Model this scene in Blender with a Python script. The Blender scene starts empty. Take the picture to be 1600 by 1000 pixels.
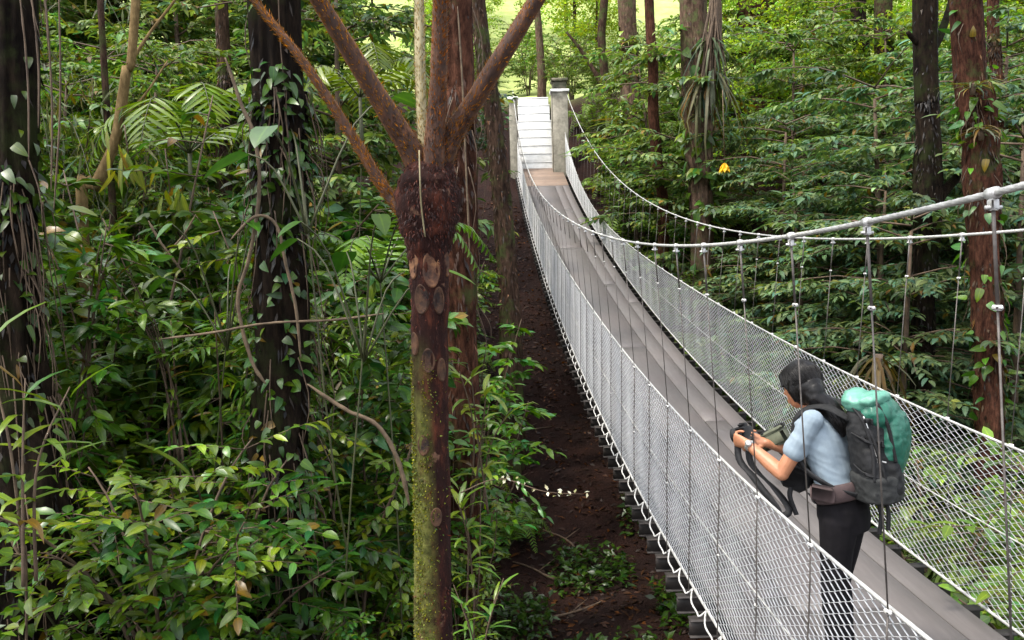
import bpy, math, random
import numpy as np
from mathutils import Vector, Matrix, noise
R = math.radians
rng = np.random.default_rng(7)
random.seed(7)
C = bpy.context.scene.collection

# ------------------------------------------------------------------ camera
F_PX, PITCH, ROLL = 1330.0, R(4.5), R(-1.5)
_c, _s = math.cos(PITCH), math.sin(PITCH)
_r = Vector((1, 0, 0)); _f = Vector((0, _c, -_s)); _u = Vector((0, _s, _c))
_r2 = math.cos(ROLL) * _r + math.sin(ROLL) * _u
_u2 = -math.sin(ROLL) * _r + math.cos(ROLL) * _u
cd = bpy.data.cameras.new('camera'); cam = bpy.data.objects.new('camera', cd); C.objects.link(cam)
cam.matrix_world = Matrix(((_r2.x, _u2.x, -_f.x, 0), (_r2.y, _u2.y, -_f.y, 0), (_r2.z, _u2.z, -_f.z, 0), (0, 0, 0, 1)))
cd.sensor_width = 36; cd.lens = 36 * F_PX / 1600; cd.clip_start = 0.05; cd.clip_end = 2000
bpy.context.scene.camera = cam
def U(px, py, y):
    """world point seen at pixel (of the 1600 x 1000 photograph) at ground distance y"""
    d = _f + _r2 * ((px - 800) / F_PX) - _u2 * ((py - 500) / F_PX)
    return d * (y / d.y)

# ------------------------------------------------------------------ mesh helpers
class MB:
    """collects vertices, faces and colours, then links them as ONE mesh object"""
    def __init__(s): s.V = []; s.F = []; s.K = []; s.n = 0
    def add(s, V, F, col=None):
        V = np.asarray(V, float).reshape(-1, 3)
        s.V.append(V); s.F += [tuple(i + s.n for i in f) for f in F]
        c = np.ones((len(V), 4)) * .5 if col is None else np.broadcast_to(np.asarray(col, float), (len(V), 4))
        s.K.append(c); s.n += len(V); return s
    def addarr(s, V, Q, col):
        """Q: list of integer arrays (n,3) / (n,4)"""
        s.V.append(V); s.K.append(col)
        for q in Q: s.F += list(map(tuple, (q + s.n).tolist()))
        s.n += len(V); return s
    def mesh(s, name, smooth=True, col=False):
        me = bpy.data.meshes.new(name)
        V = np.concatenate(s.V) if s.V else np.zeros((0, 3))
        ln = np.fromiter((len(f) for f in s.F), int, len(s.F))
        me.vertices.add(len(V)); me.vertices.foreach_set('co', V.astype('f').ravel())
        me.loops.add(int(ln.sum())); me.loops.foreach_set('vertex_index', np.fromiter((i for f in s.F for i in f), int, int(ln.sum())))
        me.polygons.add(len(ln)); st = np.zeros(len(ln), int); st[1:] = np.cumsum(ln)[:-1]
        me.polygons.foreach_set('loop_start', st)
        if smooth: me.polygons.foreach_set('use_smooth', np.ones(len(ln), bool))
        me.update(calc_edges=True); me.validate()
        if col:
            a = me.attributes.new('Col', 'FLOAT_COLOR', 'POINT'); a.data.foreach_set('color', np.concatenate(s.K).astype('f').ravel())
        return me
    def build(s, name, m, parent=None, smooth=True, col=False):
        o = bpy.data.objects.new(name, s.mesh(name, smooth, col)); C.objects.link(o)
        o.data.materials.append(m)
        if parent: o.parent = parent
        return o
def tube(P, rad, n=8, cap=True, ry=None, wob=0, ridge=0):
    """ring tube along points P (radius a number or a list)"""
    P = [Vector(p) for p in P]; m = len(P)
    rad = [rad] * m if not hasattr(rad, '__len__') else rad
    V = []; F = []; ref = None
    for i, p in enumerate(P):
        t = (P[min(i + 1, m - 1)] - P[max(i - 1, 0)]).normalized()
        if ref is None:
            ref = Vector((1, 0, 0)) if abs(t.x) < .8 else Vector((0, 1, 0))
        a = (ref - t * ref.dot(t)).normalized(); ref = a; b = t.cross(a)
        for k in range(n):
            w = 2 * math.pi * k / n; q = rad[i]
            if wob: q *= 1 + wob * noise.noise(Vector((math.cos(w) * 2.2, math.sin(w) * 2.2, i * .35)) + p * .7)
            if ridge: q *= 1 + ridge * (.6 - 2 * abs(noise.noise(Vector((math.cos(w) * 5.5, math.sin(w) * 5.5, i * .22)) + P[0]))) + ridge * .7 * noise.noise(Vector((math.cos(w) * 12, math.sin(w) * 12, i * .6)))
            V.append(p + a * (math.cos(w) * q) + b * (math.sin(w) * q * (ry or 1)))
    for i in range(m - 1):
        for k in range(n):
            k2 = (k + 1) % n
            F.append((i * n + k, i * n + k2, (i + 1) * n + k2, (i + 1) * n + k))
    if cap: F += [tuple(range(n - 1, -1, -1)), tuple((m - 1) * n + k for k in range(n))]
    return V, F
def box(c, d, u=None, bev=0):
    """box centre c, sizes d, axes u (three vectors)"""
    c = Vector(c); u = u or (Vector((1, 0, 0)), Vector((0, 1, 0)), Vector((0, 0, 1)))
    if not bev:
        V = [c + u[0] * (d[0] / 2 * i) + u[1] * (d[1] / 2 * j) + u[2] * (d[2] / 2 * k) for i in (-1, 1) for j in (-1, 1) for k in (-1, 1)]
        return V, [(0, 1, 3, 2), (4, 6, 7, 5), (0, 4, 5, 1), (2, 3, 7, 6), (0, 2, 6, 4), (1, 5, 7, 3)]
    V = []; ix = {}
    for i in (-1, 1):
        for j in (-1, 1):
            for k in (-1, 1):
                for ax in range(3):
                    e = [d[0] / 2 - bev, d[1] / 2 - bev, d[2] / 2 - bev]; e[ax] += bev
                    ix[i, j, k, ax] = len(V); V.append(c + u[0] * (e[0] * i) + u[1] * (e[1] * j) + u[2] * (e[2] * k))
    F = []
    for ax in range(3):
        b1, b2 = (ax + 1) % 3, (ax + 2) % 3
        for sg in (-1, 1):
            q = []
            for p, r in ((-1, -1), (1, -1), (1, 1), (-1, 1)):
                e = [0, 0, 0]; e[ax] = sg; e[b1] = p; e[b2] = r; q.append(ix[e[0], e[1], e[2], ax])
            F.append(tuple(q if sg > 0 else q[::-1]))
        for p in (-1, 1):
            for r in (-1, 1):
                q = []
                for sg, a2 in ((-1, b1), (1, b1), (1, b2), (-1, b2)):
                    e = [0, 0, 0]; e[ax] = sg; e[b1] = p; e[b2] = r; q.append(ix[e[0], e[1], e[2], a2])
                F.append(tuple(q))
    for i in (-1, 1):
        for j in (-1, 1):
            for k in (-1, 1): F.append((ix[i, j, k, 0], ix[i, j, k, 1], ix[i, j, k, 2]))
    return V, F
def spline(P, n):
    """Catmull-Rom through P, n points"""
    P = [Vector(p) for p in P]; m = len(P); out = []
    for k in range(n):
        t = k / (n - 1) * (m - 1); i = min(int(t), m - 2); f = t - i
        p0 = P[max(i - 1, 0)]; p1 = P[i]; p2 = P[i + 1]; p3 = P[min(i + 2, m - 1)]
        out.append(.5 * ((2 * p1) + (p2 - p0) * f + (2 * p0 - 5 * p1 + 4 * p2 - p3) * f * f + (3 * p1 - p0 - 3 * p2 + p3) * f ** 3))
    return out
def tag(o, label=None, cat=None, group=None, kind=None):
    if label: o['label'] = label
    if cat: o['category'] = cat
    if group: o['group'] = group
    if kind: o['kind'] = kind
    return o
def empty(name, loc, label, cat, group=None):
    o = bpy.data.objects.new(name, None); C.objects.link(o); o.location = loc; o.empty_display_size = .2
    return tag(o, label, cat, group)
def copy_thing(root, loc, rz=0, sc=1.0, label=None, group=None):
    r = root.copy(); C.objects.link(r); r.location = loc; r.rotation_euler = (0, 0, rz); r.scale = (sc, sc, sc) if not hasattr(sc, '__len__') else sc
    if label: r['label'] = label
    if group: r['group'] = group
    for ch in root.children:
        c = ch.copy(); C.objects.link(c); c.parent = r
        for g in ch.children:
            d = g.copy(); C.objects.link(d); d.parent = c
    return r

# ------------------------------------------------------------------ materials
def mat(name):
    m = bpy.data.materials.new(name); m.use_nodes = True; nt = m.node_tree
    return m, nt, nt.nodes['Principled BSDF'], nt.nodes['Material Output']
def N(nt, t, **k):
    n = nt.nodes.new(t)
    for a, b in k.items():
        if a[0] == '_': n.inputs[int(a[1:])].default_value = b
        else: setattr(n, a, b)
    return n
def ramp(nt, fac, stops):
    r = N(nt, 'ShaderNodeValToRGB'); e = r.color_ramp.elements
    while len(e) < len(stops): e.new(.5)
    for i, (p, c) in enumerate(stops): e[i].position = p; e[i].color = (*c, 1)
    nt.links.new(fac, r.inputs[0]); return r.outputs[0]
def noisetex(nt, scale, detail=4, rough=.6, vec=None, stretch=None, coord='Object'):
    if vec is None:
        tc = N(nt, 'ShaderNodeTexCoord'); vec = tc.outputs[coord]
    if stretch:
        mp = N(nt, 'ShaderNodeMapping'); mp.inputs['Scale'].default_value = stretch; nt.links.new(vec, mp.inputs[0]); vec = mp.outputs[0]
    n = N(nt, 'ShaderNodeTexNoise'); n.inputs['Scale'].default_value = scale; n.inputs['Detail'].default_value = detail; n.inputs['Roughness'].default_value = rough
    nt.links.new(vec, n.inputs['Vector']); return n.outputs['Fac']
def mixc(nt, fac, a, b, mode='MIX'):
    m = N(nt, 'ShaderNodeMix', data_type='RGBA', blend_type=mode)
    for sck, v in ((m.inputs[0], fac), (m.inputs[6], a), (m.inputs[7], b)):
        if hasattr(v, 'is_linked'): nt.links.new(v, sck)
        else: sck.default_value = v if not isinstance(v, tuple) else (*v, 1)[:4]
    return m.outputs[2]
def bump(nt, bs, h, strength=.5, dist=.02):
    b = N(nt, 'ShaderNodeBump'); b.inputs['Strength'].default_value = strength; b.inputs['Distance'].default_value = dist
    nt.links.new(h, b.inputs['Height']); nt.links.new(b.outputs[0], bs.inputs['Normal'])
def simple(name, stops, scale=8, rough=.6, metal=0, bmp=0, dist=.01, stretch=None, spec=.5, detail=5):
    m, nt, bs, out = mat(name)
    f = noisetex(nt, scale, detail, .65, stretch=stretch)
    nt.links.new(ramp(nt, f, stops), bs.inputs['Base Color'])
    bs.inputs['Roughness'].default_value = rough; bs.inputs['Metallic'].default_value = metal
    bs.inputs['Specular IOR Level'].default_value = spec
    if bmp: bump(nt, bs, f, bmp, dist)
    return m
def leaf_mat(name, rough=.42, trans=.3, spec=.5, tint=(1, 1, 1), veins=True):
    m, nt, bs, out = mat(name)
    at = N(nt, 'ShaderNodeAttribute', attribute_name='Col')
    oi = N(nt, 'ShaderNodeObjectInfo')
    hs = N(nt, 'ShaderNodeHueSaturation')
    mr = N(nt, 'ShaderNodeMapRange'); mr.inputs[3].default_value = .8; mr.inputs[4].default_value = 1.2
    nt.links.new(oi.outputs['Random'], mr.inputs[0]); nt.links.new(mr.outputs[0], hs.inputs['Value'])
    mr2 = N(nt, 'ShaderNodeMapRange'); mr2.inputs[3].default_value = .492; mr2.inputs[4].default_value = .524
    nt.links.new(oi.outputs['Random'], mr2.inputs[0]); nt.links.new(mr2.outputs[0], hs.inputs['Hue'])
    f = noisetex(nt, 7, 3, .6, coord='Object')
    v = ramp(nt, f, [(.3, (.72, .72, .72)), (.7, (1.25, 1.22, 1.15))])
    col = mixc(nt, 1.0, at.outputs['Color'], v, 'MULTIPLY')
    if veins:
        rb = ramp(nt, at.outputs['Alpha'], [(0, (1.7, 1.55, 1.35)), (.16, (1, 1, 1))])
        col = mixc(nt, 1.0, col, rb, 'MULTIPLY')
    hs.inputs['Saturation'].default_value = 1.14
    nt.links.new(col, hs.inputs['Color'])
    nt.links.new(hs.outputs[0], bs.inputs['Base Color'])
    bs.inputs['Roughness'].default_value = rough; bs.inputs['Specular IOR Level'].default_value = spec
    tr = N(nt, 'ShaderNodeBsdfTranslucent')
    tc = mixc(nt, 1.0, hs.outputs[0], (1.2 * tint[0], 1.3 * tint[1], .6 * tint[2]), 'MULTIPLY'); nt.links.new(tc, tr.inputs[0])
    mx = N(nt, 'ShaderNodeMixShader'); mx.inputs[0].default_value = trans
    nt.links.new(bs.outputs[0], mx.inputs[1]); nt.links.new(tr.outputs[0], mx.inputs[2]); nt.links.new(mx.outputs[0], out.inputs[0])
    return m
def bark_mat(name, dark, light, moss=None, mossamt=.5, scale=6, stretch=(1, 1, .22), bmp=.9, dist=.03, lichen=None):
    m, nt, bs, out = mat(name)
    f = noisetex(nt, scale * 3.4, 8, .72, stretch=stretch); f0 = noisetex(nt, 1.7, 5, .6)
    f = mixc(nt, .3, f, f0)
    col = ramp(nt, f, [(.40, dark), (.5, tuple(.65 * a + .35 * b for a, b in zip(dark, light))), (.62, light)])
    if lichen:
        g = noisetex(nt, 14, 6, .7)
        col = mixc(nt, ramp(nt, g, [(.6, (0, 0, 0)), (.72, (.45, .45, .45))]), col, lichen)
    if moss:
        g = noisetex(nt, 2.6, 6, .7)
        a = .62 - .3 * mossamt
        col = mixc(nt, ramp(nt, g, [(a, (0, 0, 0)), (a + .12, (.9, .9, .9))]), col, moss)
    nt.links.new(col, bs.inputs['Base Color'])
    bs.inputs['Roughness'].default_value = .9; bs.inputs['Specular IOR Level'].default_value = .08
    bump(nt, bs, f, bmp, dist); return m
M = {}
M['leaf'] = leaf_mat('leaf_glossy', .34, .28, .5)
M['leaf_matte'] = leaf_mat('leaf_matte', .55, .32, .4)
M['leaf_far'] = leaf_mat('leaf_far', .6, .5, .25, veins=False)
M['stem'] = simple('green_stem', [(.3, (.030, .034, .012)), (.7, (.07, .072, .026))], 14, .6)
M['twig'] = simple('brown_twig', [(.3, (.05, .03, .018)), (.7, (.13, .085, .05))], 14, .8)
M['vine'] = simple('tan_vine', [(.3, (.05, .032, .018)), (.7, (.17, .115, .065))], 12, .8, bmp=.5)
M['steel'] = simple('galvanised_wire', [(.3, (.60, .60, .60)), (.7, (.86, .85, .84))], 30, .5, .1)
M['cable'] = simple('bridge_cable', [(.3, (.34, .33, .31)), (.7, (.62, .61, .58))], 25, .55, .3, .5, .004)
M['rod'] = simple('hanger_rod', [(.3, (.055, .047, .042)), (.7, (.15, .13, .115))], 30, .6, .3)
M['clamp'] = simple('clamp_steel', [(.3, (.36, .35, .33)), (.7, (.72, .71, .69))], 30, .4, .3)
M['beam'] = simple('dark_steel_beam', [(.35, (.016, .013, .012)), (.65, (.042, .034, .030))], 9, .6, .2, .3)
M['rope'] = simple('pale_lacing_rope', [(.3, (.36, .35, .33)), (.7, (.66, .65, .62))], 25, .7)
M['concrete'] = simple('weathered_concrete', [(.3, (.11, .10, .075)), (.5, (.22, .20, .155)), (.7, (.33, .30, .24))], 5, .85, 0, .5, .02)
M['capstone'] = simple('mossy_capstone', [(.35, (.06, .065, .035)), (.65, (.15, .13, .09))], 7, .9, 0, .5, .02)
M['stair'] = simple('pale_stair_stone', [(.25, (.66, .65, .61)), (.6, (.84, .83, .80))], 5, .7, 0, .3, .01)
# ------------------------------------------------------------------ bridge curves (metres along the axis)
X0, TH = 2.03, R(-1.9)
AX = Vector((math.sin(TH), math.cos(TH), 0)); SD = Vector((math.cos(TH), -math.sin(TH), 0))
PV = lambda c, s: float(np.polyval(c, (s - 10) / 10))
CF = dict(mtr=[0.2566, -0.1977, 0.3462, 1.0496, -0.6881], mtl=[0.1933, -0.2879, 0.495, 1.2856, -0.6405], dk=[0.0788, -0.2488, 0.7948, 1.2879, -1.6895],
          mcl=[0.2051, -0.1545, 0.5847, 0.9033, 0.2893], mcr=[0.0302, -0.0147, 0.9716, 0.8194, 0.2029])
S0, S1 = -2.0, 28.0
def BP(s, off, z): return Vector((X0, 0, 0)) + AX * s + SD * off + Vector((0, 0, z))
DK = lambda s: PV(CF['dk'], s)
TOPZ = {-1: lambda s: PV(CF['mtl'], s), 1: lambda s: PV(CF['mtr'], s)}
CABZ = {-1: lambda s: PV(CF['mcl'], s), 1: lambda s: PV(CF['mcr'], s)}
HB, HT, HC, HD = .785, .775, .87, .70

# ------------------------------------------------------------------ ground
_gy = [-400, -60, -20, -3, 0, 3, 6, 9, 12, 18, 24, 27, 28.2, 31.5, 36, 42, 55, 80, 160, 700]
_gz = [10, 6, 1.0, -1.4, -1.75, -2.6, -3.4, -3.7, -3.15, -1.75, .5, 2.0, 2.72, 5.45, 6.3, 8.0, 14, 27, 64, 160]
def ground(x, y):
    x = np.asarray(x, float); y = np.asarray(y, float)
    z = np.interp(y, _gy, _gz)
    fl = np.clip((31 - y) / 12, 0, 1) * np.clip((y + 2) / 6, 0, 1)      # the ravine closes towards the stairs
    l = np.clip(-x - .8, 0, 40); r = np.clip(x - 2.2, 0, 60)
    z = z + fl * (.22 * np.minimum(l, 12) + .05 * l)
    z = z + fl * (-.55 * np.minimum(r, 3.0) + np.clip(r - 5.0, 0, 30) * .30)
    z = z + (1 - fl) * (.04 * r + .05 * l)
    bank = np.exp(-((x - 4.2) / 2.0) ** 2) * np.exp(-((y - 30) / 2.2) ** 2)
    z = z + bank * .3
    z = z + .10 * np.sin(x * 1.3 + y * .7) * np.sin(y * 1.1 - x * .5) + .05 * np.sin(x * 3.1 + 1) * np.sin(y * 2.7)
    lane = np.exp(-((x - (2.03 - .033 * y)) / 1.0) ** 2) * np.clip((y - 26) / 1.5, 0, 1) * np.clip((33 - y) / 1.0, 0, 1)
    return z - .35 * lane
def G(x, y): return float(ground(x, y))
def grid_lines(lo, a, b, hi, step):
    m = list(np.arange(a, b, step)); o = []
    d = step; v = a
    while v > lo: d *= 1.35; v -= d; o.append(v)
    o = o[::-1]; e = []; d = step; v = m[-1]
    while v < hi: d *= 1.35; v += d; e.append(v)
    return np.array(o + m + e)
gx = grid_lines(-500, -20, 26, 500, .3); gyy = grid_lines(-300, -4, 46, 800, .3)
XX, YY = np.meshgrid(gx, gyy); ZZ = ground(XX, YY)
nx = len(gx); ii = np.arange(len(gyy) - 1)[:, None] * nx + np.arange(nx - 1)[None]
ii = ii.ravel(); gb = MB()
gb.addarr(np.stack([XX.ravel(), YY.ravel(), ZZ.ravel()], -1), [np.stack([ii, ii + 1, ii + nx + 1, ii + nx], -1)], np.ones((XX.size, 4)))
m, nt, bs, out = mat('forest_soil')
f = noisetex(nt, 1.3, 10, .7); f2 = noisetex(nt, 16, 6, .7)
col = ramp(nt, f, [(.3, (.0065, .0024, .0017)), (.5, (.014, .0048, .0030)), (.68, (.028, .010, .006))])
col = mixc(nt, ramp(nt, f2, [(.62, (0, 0, 0)), (.72, (.7, .7, .7))]), col, (.085, .03, .014))
geo = N(nt, 'ShaderNodeTexCoord'); sx = N(nt, 'ShaderNodeSeparateXYZ'); nt.links.new(geo.outputs['Object'], sx.inputs[0])
mr = N(nt, 'ShaderNodeMapRange'); mr.inputs[1].default_value = 31; mr.inputs[2].default_value = 36; nt.links.new(sx.outputs['Y'], mr.inputs[0])
lawn = ramp(nt, noisetex(nt, .9, 8, .7), [(.3, (.22, .28, .07)), (.7, (.42, .46, .18))])
col = mixc(nt, mr.outputs[0], col, lawn)
nt.links.new(col, bs.inputs['Base Color']); bs.inputs['Roughness'].default_value = .95; bs.inputs['Specular IOR Level'].default_value = .2
bump(nt, bs, f2, .8, .05)
tag(gb.build('ground', m), kind='structure')

# ------------------------------------------------------------------ suspension bridge
bridge = empty('suspension_bridge', (X0, 0, 0), 'long sagging suspension footbridge with chain-link sides and a grey board deck', 'footbridge')
bridge_off = Vector((-X0, 0, 0))
def bb(mb, name, m, parent=None, smooth=True):
    o = mb.build(name, M[m] if isinstance(m, str) else m, None, smooth)
    for v in o.data.vertices: v.co += bridge_off
    o.parent = parent or bridge
    return o
# deck: long boards in five rows, staggered butt joints
m, nt, bs, out = mat('grey_deck_board')
f = noisetex(nt, 3, 8, .7, stretch=(9, .7, 9)); g = noisetex(nt, .8, 5, .6)
col = ramp(nt, f, [(.3, (.086, .077, .073)), (.55, (.104, .093, .088)), (.75, (.128, .115, .109))])
at = N(nt, 'ShaderNodeAttribute', attribute_name='Col')
col = mixc(nt, 1.0, col, at.outputs['Color'], 'MULTIPLY')
col = mixc(nt, ramp(nt, g, [(.48, (0, 0, 0)), (.68, (.35, .35, .35))]), col, (.125, .098, .090))
nt.links.new(col, bs.inputs['Base Color']); bs.inputs['Roughness'].default_value = .55; bump(nt, bs, f, .25, .004)
deck_m = m
def strip(mb, s0, s1, o0, o1, th, col, n):
    V = []; F = []
    for i in range(n + 1):
        s = s0 + (s1 - s0) * i / n; z = DK(s)
        for o, dz in ((o0, -th), (o1, -th), (o1, -.006), (o1 - .004, 0), (o0 + .004, 0), (o0, -.006)): V.append(BP(s, o, z + dz))
    for i in range(n):
        for k in range(6):
            a = i * 6 + k; b = i * 6 + (k + 1) % 6; F.append((a, b, b + 6, a + 6))
    F += [tuple(range(5, -1, -1)), tuple(n * 6 + k for k in range(6))]
    mb.add(V, F, (*col, 1))
mb = MB(); rows = [-HD, -.50, -.27, .27, .50, HD]; END_BOARD = 26.4
for r in range(5):
    s = S0 - random.random() * 6; w = 0
    while s < END_BOARD:
        e = min(s + 7.32, END_BOARD); a = max(s, S0)
        if e - a > .1:
            k = random.uniform(.98, 1.02); strip(mb, a + .003, e - .003, rows[r] + .003, rows[r + 1] - .003, .035, (k * 1.01, k, k * .99), 22)
        s += 7.32
dk = mb.mesh('deck', False, True); o = bpy.data.objects.new('deck', dk); C.objects.link(o); dk.materials.append(deck_m)
for v in dk.vertices: v.co += bridge_off
o.parent = bridge
# the rusty brown end boards, laid across
lb = MB()
s = END_BOARD + .006
while s < S1 + .45:
    k = random.uniform(.8, 1.2); strip(lb, s, s + .135, -HD, HD, .035, (k, k, k), 1); s += .142
m, nt, bs, out = mat('rusty_end_board')
f = noisetex(nt, 4, 7, .7, stretch=(1, 6, 6))
col = mixc(nt, 1.0, ramp(nt, f, [(.3, (.15, .095, .065)), (.55, (.24, .175, .13)), (.72, (.26, .125, .06))]), N(nt, 'ShaderNodeAttribute', attribute_name='Col').outputs['Color'], 'MULTIPLY')
nt.links.new(col, bs.inputs['Base Color']); bs.inputs['Roughness'].default_value = .7
o = lb.build('end_boards', m, None, False, True)
for v in o.data.vertices: v.co += bridge_off
o.parent = bridge
o['label'] = 'rusty brown cross boards at the stair end of the deck'
# cables
def cable(name, fz, off, r, s0, s1, n, m, sides=8, tw=0):
    mb = MB(); P = [BP(s0 + (s1 - s0) * i / n, off, fz(s0 + (s1 - s0) * i / n)) for i in range(n + 1)]
    mb.add(*tube(P, r, sides)); return bb(mb, name, m)
for sd in (-1, 1):
    mb = MB(); ns = 1900; ss = np.linspace(S0, 28.35, ns); zz = np.polyval(CF['mcl' if sd < 0 else 'mcr'], (ss - 10) / 10)      # six strands laid in a twist
    Pc = np.stack([X0 + AX.x * ss + SD.x * sd * HC, AX.y * ss + SD.y * sd * HC, zz], -1); Tn = np.gradient(Pc, axis=0); Tn /= np.linalg.norm(Tn, axis=1, keepdims=True)
    An = np.broadcast_to(np.array(SD), Pc.shape); Bn = np.cross(Tn, An); th_ = np.arange(18) * 2 * np.pi / 18; ph = ss[:, None] * 26 + th_[None]; rr_ = .0084 * (1 + .06 * np.cos(6 * th_))[None]
    Vv = (Pc[:, None] + An[:, None] * (np.cos(ph) * rr_)[..., None] + Bn[:, None] * (np.sin(ph) * rr_)[..., None]).reshape(-1, 3)
    i_ = (np.arange(ns - 1)[:, None] * 18 + np.arange(18)[None]); j_ = (np.arange(ns - 1)[:, None] * 18 + ((np.arange(18) + 1) % 18)[None])
    mb.addarr(Vv, [np.stack([i_, j_, j_ + 18, i_ + 18], -1).reshape(-1, 4)], np.ones((len(Vv), 4))); bb(mb, 'main_cable', 'cable')
    cable('handrail_cable', TOPZ[sd], sd * HT, .0075, S0, S1, 110, 'cable', 6)
    cable('middle_cable', lambda s: .5 * (TOPZ[sd](s) + DK(s)), sd * (HT + .008), .0042, S0, S1, 100, 'cable', 5)
    cable('bottom_cable', lambda s: DK(s) + .012, sd * HB, .009, S0, S1, 100, 'cable', 6)
# chain-link: every wire a zigzag from bottom to top, hooked into its neighbours
for sd in (-1, 1):
    p = .048; nw = int((S1 - S0) / p); rows_n = 44; r = .0032
    i = np.arange(nw)[:, None]; j = np.arange(rows_n + 1)[None]
    zig = np.where((i + j) % 2 == 0, -.5, .5) * (p * 1.04)
    s = S0 + p * (i + .5) + zig + 0 * j
    s = s + rng.normal(0, .0018, s.shape)
    pv = lambda c, q: np.polyval(c, (q - 10) / 10)
    zb = pv(CF['dk'], s) + .012; zt = pv(CF['mtl' if sd < 0 else 'mtr'], s); v = j / rows_n
    z = zb + (zt - zb) * v
    sag = .005 * np.sin(s * 2 * np.pi / .62) * np.sin(np.pi * v) + .010 * np.sin(s * 1.7) * np.sin(np.pi * v)
    off = sd * (HB + (HT - HB) * v) + sag + np.where((i + j) % 2 == 0, 1, -1) * .0022
    P = np.stack([X0 + math.sin(TH) * s + math.cos(TH) * off, math.cos(TH) * s - math.sin(TH) * off, z], -1)   # nw, rows, 3
    T = np.gradient(P, axis=1); T /= np.linalg.norm(T, axis=-1, keepdims=True)
    A = np.cross(T, np.array(SD)); A /= np.linalg.norm(A, axis=-1, keepdims=True); B = np.cross(T, A)
    ring = [P + r * (math.cos(a) * A + math.sin(a) * B) for a in (0, 2 * math.pi / 3, 4 * math.pi / 3)]
    Vv = np.stack(ring, 2); nv = (rows_n + 1) * 3
    base = (np.arange(nw)[:, None, None] * nv + np.arange(rows_n)[None, :, None] * 3 + np.arange(3)[None, None])
    nxt = (np.arange(nw)[:, None, None] * nv + np.arange(rows_n)[None, :, None] * 3 + ((np.arange(3) + 1) % 3)[None, None])
    Q = np.stack([base, nxt, nxt + 3, base + 3], -1).reshape(-1, 4)
    mb = MB(); mb.addarr(Vv.reshape(-1, 3), [Q], np.ones((Vv.size // 3, 4)))
    bb(mb, 'chain_link_panel', 'steel')
# hangers, beams, lacing
HS = [1.97 + .632 * k for k in range(-5, 41)]
far_clips = MB(); n_clip = 0
def hanger(sd, s):
    global n_clip
    zc = CABZ[sd](s); zt = TOPZ[sd](s); zd = DK(s); oc = sd * HC; ot = sd * (HT + .02); ob = sd * (HB + .03)
    gap = zc - zt
    mb = MB()
    up = min(.26, gap * .4)
    pc = BP(s, oc, zc); pt = BP(s, ot, zt); pb = BP(s, ob, zd - .06)
    pm = pc.lerp(pt, up / max(gap, .01))
    mb.add(*tube([pc - Vector((0, 0, .012)), pm], .0048, 6))
    mb.add(*tube([pm, pt], .0030, 5))
    w = [pt.lerp(pb, t) + AX * (.012 * math.sin(t * 9 + s * 5)) * (t * (1 - t) * 4) for t in np.linspace(0, 1, 8)]
    mb.add(*tube(w, .0036, 5))
    h = bb(mb, 'hanger', 'rod')
    cb = MB()
    # saddle clamp over the main cable: strap, two ears and a bolt
    t = (BP(s + .05, oc, CABZ[sd](s + .05)) - BP(s - .05, oc, CABZ[sd](s - .05))).normalized(); upv = SD.cross(t).normalized()
    if upv.z < 0: upv = -upv
    cb.add(*tube([pc - t * .016, pc + t * .016], .0140, 10))
    cb.add(*box(pc - upv * .026, (.018, .024, .026), (SD, t, upv), .003))
    cb.add(*tube([pc - upv * .032 - SD * .019, pc - upv * .032 + SD * .019], .005, 6))
    bb(cb, 'cable_clamp', 'clamp', h)
    for c, k in ((pm, .72), (pc.lerp(pt, up / max(gap, .01) * .55), .55), (pt, .8), (pt.lerp(pb, .5), .6)):
        near = s < 9.5 and k != .55
        g = MB() if near else far_clips
        if near or (k == .8):
            g.add(*box(c, (.026 * k, .034 * k, .018 * k), (SD, AX, Vector((0, 0, 1))), .004))
            if near:
                g.add(*tube([c - AX * .024 * k, c + AX * .024 * k], .005 * k, 6)); bb(g, 'rod_clip', 'clamp', h); n_clip += 1
for sd in (-1, 1):
    for s in HS:
        if s < S1 - .6: hanger(sd, s)
tag(bb(far_clips, 'rod_clip', 'clamp'), kind='stuff')
for k in range(2 * len(HS)):
    s = HS[0] + .316 * k
    if s > S1: break
    mb = MB(); z = DK(s) - .037
    t = (BP(s + .1, 0, DK(s + .1)) - BP(s - .1, 0, DK(s - .1))).normalized(); up = SD.cross(t).normalized()
    if up.z < 0: up = -up
    c = BP(s, -.03, z)
    mb.add(*box(c - up * .004, (1.72, .075, .007), (SD, t, up))); mb.add(*box(c - up * .0535, (1.72, .008, .092), (SD, t, up))); mb.add(*box(c - up * .103, (1.72, .06, .007), (SD, t, up)))
    bb(mb, 'cross_beam', 'beam', None, False)
mb = MB(); P = []; s = HS[0]
while s < S1 - .4:
    a = BP(s + .30, -HB - .012, DK(s + .30) + .0); b = BP(s, -HB - .045, DK(s) - .026)
    P += [a, a.lerp(b, .4) + SD * -.022 - Vector((0, 0, .008)), a.lerp(b, .8) + SD * -.006 - Vector((0, 0, .006)), b, b.lerp(a, .04) + SD * .05 + Vector((0, 0, .03))][::-1]; s += .316
mb.add(*tube(spline(P, len(P) * 3), .0055, 6))
bb(mb, 'edge_lacing', 'rope')

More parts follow.
